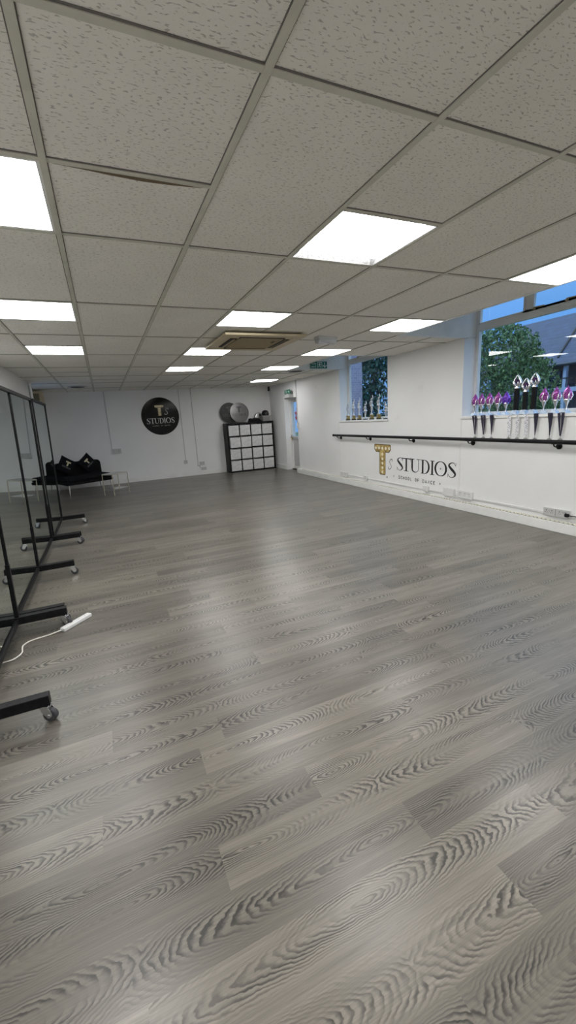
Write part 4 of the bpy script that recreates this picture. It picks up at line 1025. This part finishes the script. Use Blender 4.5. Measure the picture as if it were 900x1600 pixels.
# neighbouring house with slate roof
t = thing('house', 'house with blue slate roof outside behind the leafy tree', 'house', (16, 10, GZ))
def U(x, y, z): return (x-16, y-10, z-GZ)
rf = MB(); RY0, RY1 = 3.0, 14.0
rf.add([U(15.9,RY0,2.83),U(15.9,RY1,2.83),U(18.2,RY1,4.92),U(18.2,RY0,4.92),U(15.9,RY0,2.75),U(15.9,RY1,2.75),U(18.2,RY1,4.80),U(18.2,RY0,4.80)], [(0,3,2,1),(4,5,6,7),(0,1,5,4),(1,2,6,5),(2,3,7,6),(3,0,4,7)])
ro = rf.build('roof', M['slate'], t); ul = ro.data.uv_layers.new(name='UVMap')
for lp in ro.data.loops:
    c = ro.data.vertices[lp.vertex_index].co; ul.data[lp.index].uv = (c.y, c.z*1.35)
b = MB(); b.bar(U(17.75,10.95,4.60), U(16.15,10.75,3.09), .06, .03); b.build('valley_strip', M['slot'], ro)
b = MB(); b.tube([U(15.86,RY0,2.78),U(15.86,RY1,2.78)], .06, 8); b.build('gutter', mat('gutter', (.03,.035,.05), .5), t)
b = MB(); b.box(U(16.5,RY0,GZ),U(18.0,RY1,2.9)); b.build('house_wall', mat('dark render', (.05,.055,.075), .8), t)  # wall in one even dark blue-grey
dk = mat('dark panes', (.015,.02,.03), .1)
for y in (6.5, 8.3, 9.4, 11.2, 12.6): b = MB(); b.box(U(16.46,y-.42,1.0),U(16.5,y+.42,2.6)); b.build('window_pane', dk, t)
bw = mat('blue white paint', (.42,.50,.66), .5)
for y in (8.0, 10.33, 12.7): b = MB(); b.box(U(15.98,y-.06,GZ),U(16.10,y+.06,2.78)); b.build('post', bw, t)
b = MB(); b.box(U(15.98,RY0,2.27),U(16.02,RY1,2.31))
y = RY0
while y < RY1: b.bar(U(16.0,y,1.95),U(16.0,y,2.29),.018,.018,(1,0,0)); y += .11
b.build('railing', M['slot'], t)
b = MB(); b.box(U(15.93,RY0,1.80),U(16.15,RY1,1.96)); b.build('balcony_beam', bw, t)
b = MB(); b.box((-.25,-.25,0),(.25,.25,3.6)); tag(b.build('brick_pier', M['brick'], None, loc=(6.0, 9.45, GZ)), 'brick pier outside at the left of the small window', 'pier')

# ------------------------------------------------------------------ light
w = bpy.data.worlds.new('evening sky'); scn.world = w; w.use_nodes = True; nt = w.node_tree; bg = nt.nodes['Background']
tc = nt.nodes.new('ShaderNodeTexCoord'); sep = nt.nodes.new('ShaderNodeSeparateXYZ'); nt.links.new(tc.outputs['Generated'], sep.inputs[0])
rp = nt.nodes.new('ShaderNodeValToRGB'); nt.links.new(sep.outputs[2], rp.inputs[0]); e = rp.color_ramp.elements
e[0].position = 0.0; e[0].color = (.065,.135,.27,1); e[1].position = .75; e[1].color = (.60,.80,1.0,1)
q = e.new(.16); q.color = (.055,.145,.33,1); q = e.new(.34); q.color = (.10,.21,.43,1)
nt.links.new(rp.outputs[0], bg.inputs[0]); bg.inputs[1].default_value = 2.8
scn.view_settings.view_transform = 'Standard'; scn.view_settings.look = 'None'; scn.view_settings.exposure = 0.0; scn.view_settings.gamma = 1.0
scn.cycles.use_denoising = True; scn.cycles.max_bounces = 10; scn.cycles.diffuse_bounces = 6; scn.cycles.transparent_max_bounces = 16; scn.cycles.sample_clamp_indirect = 6.0
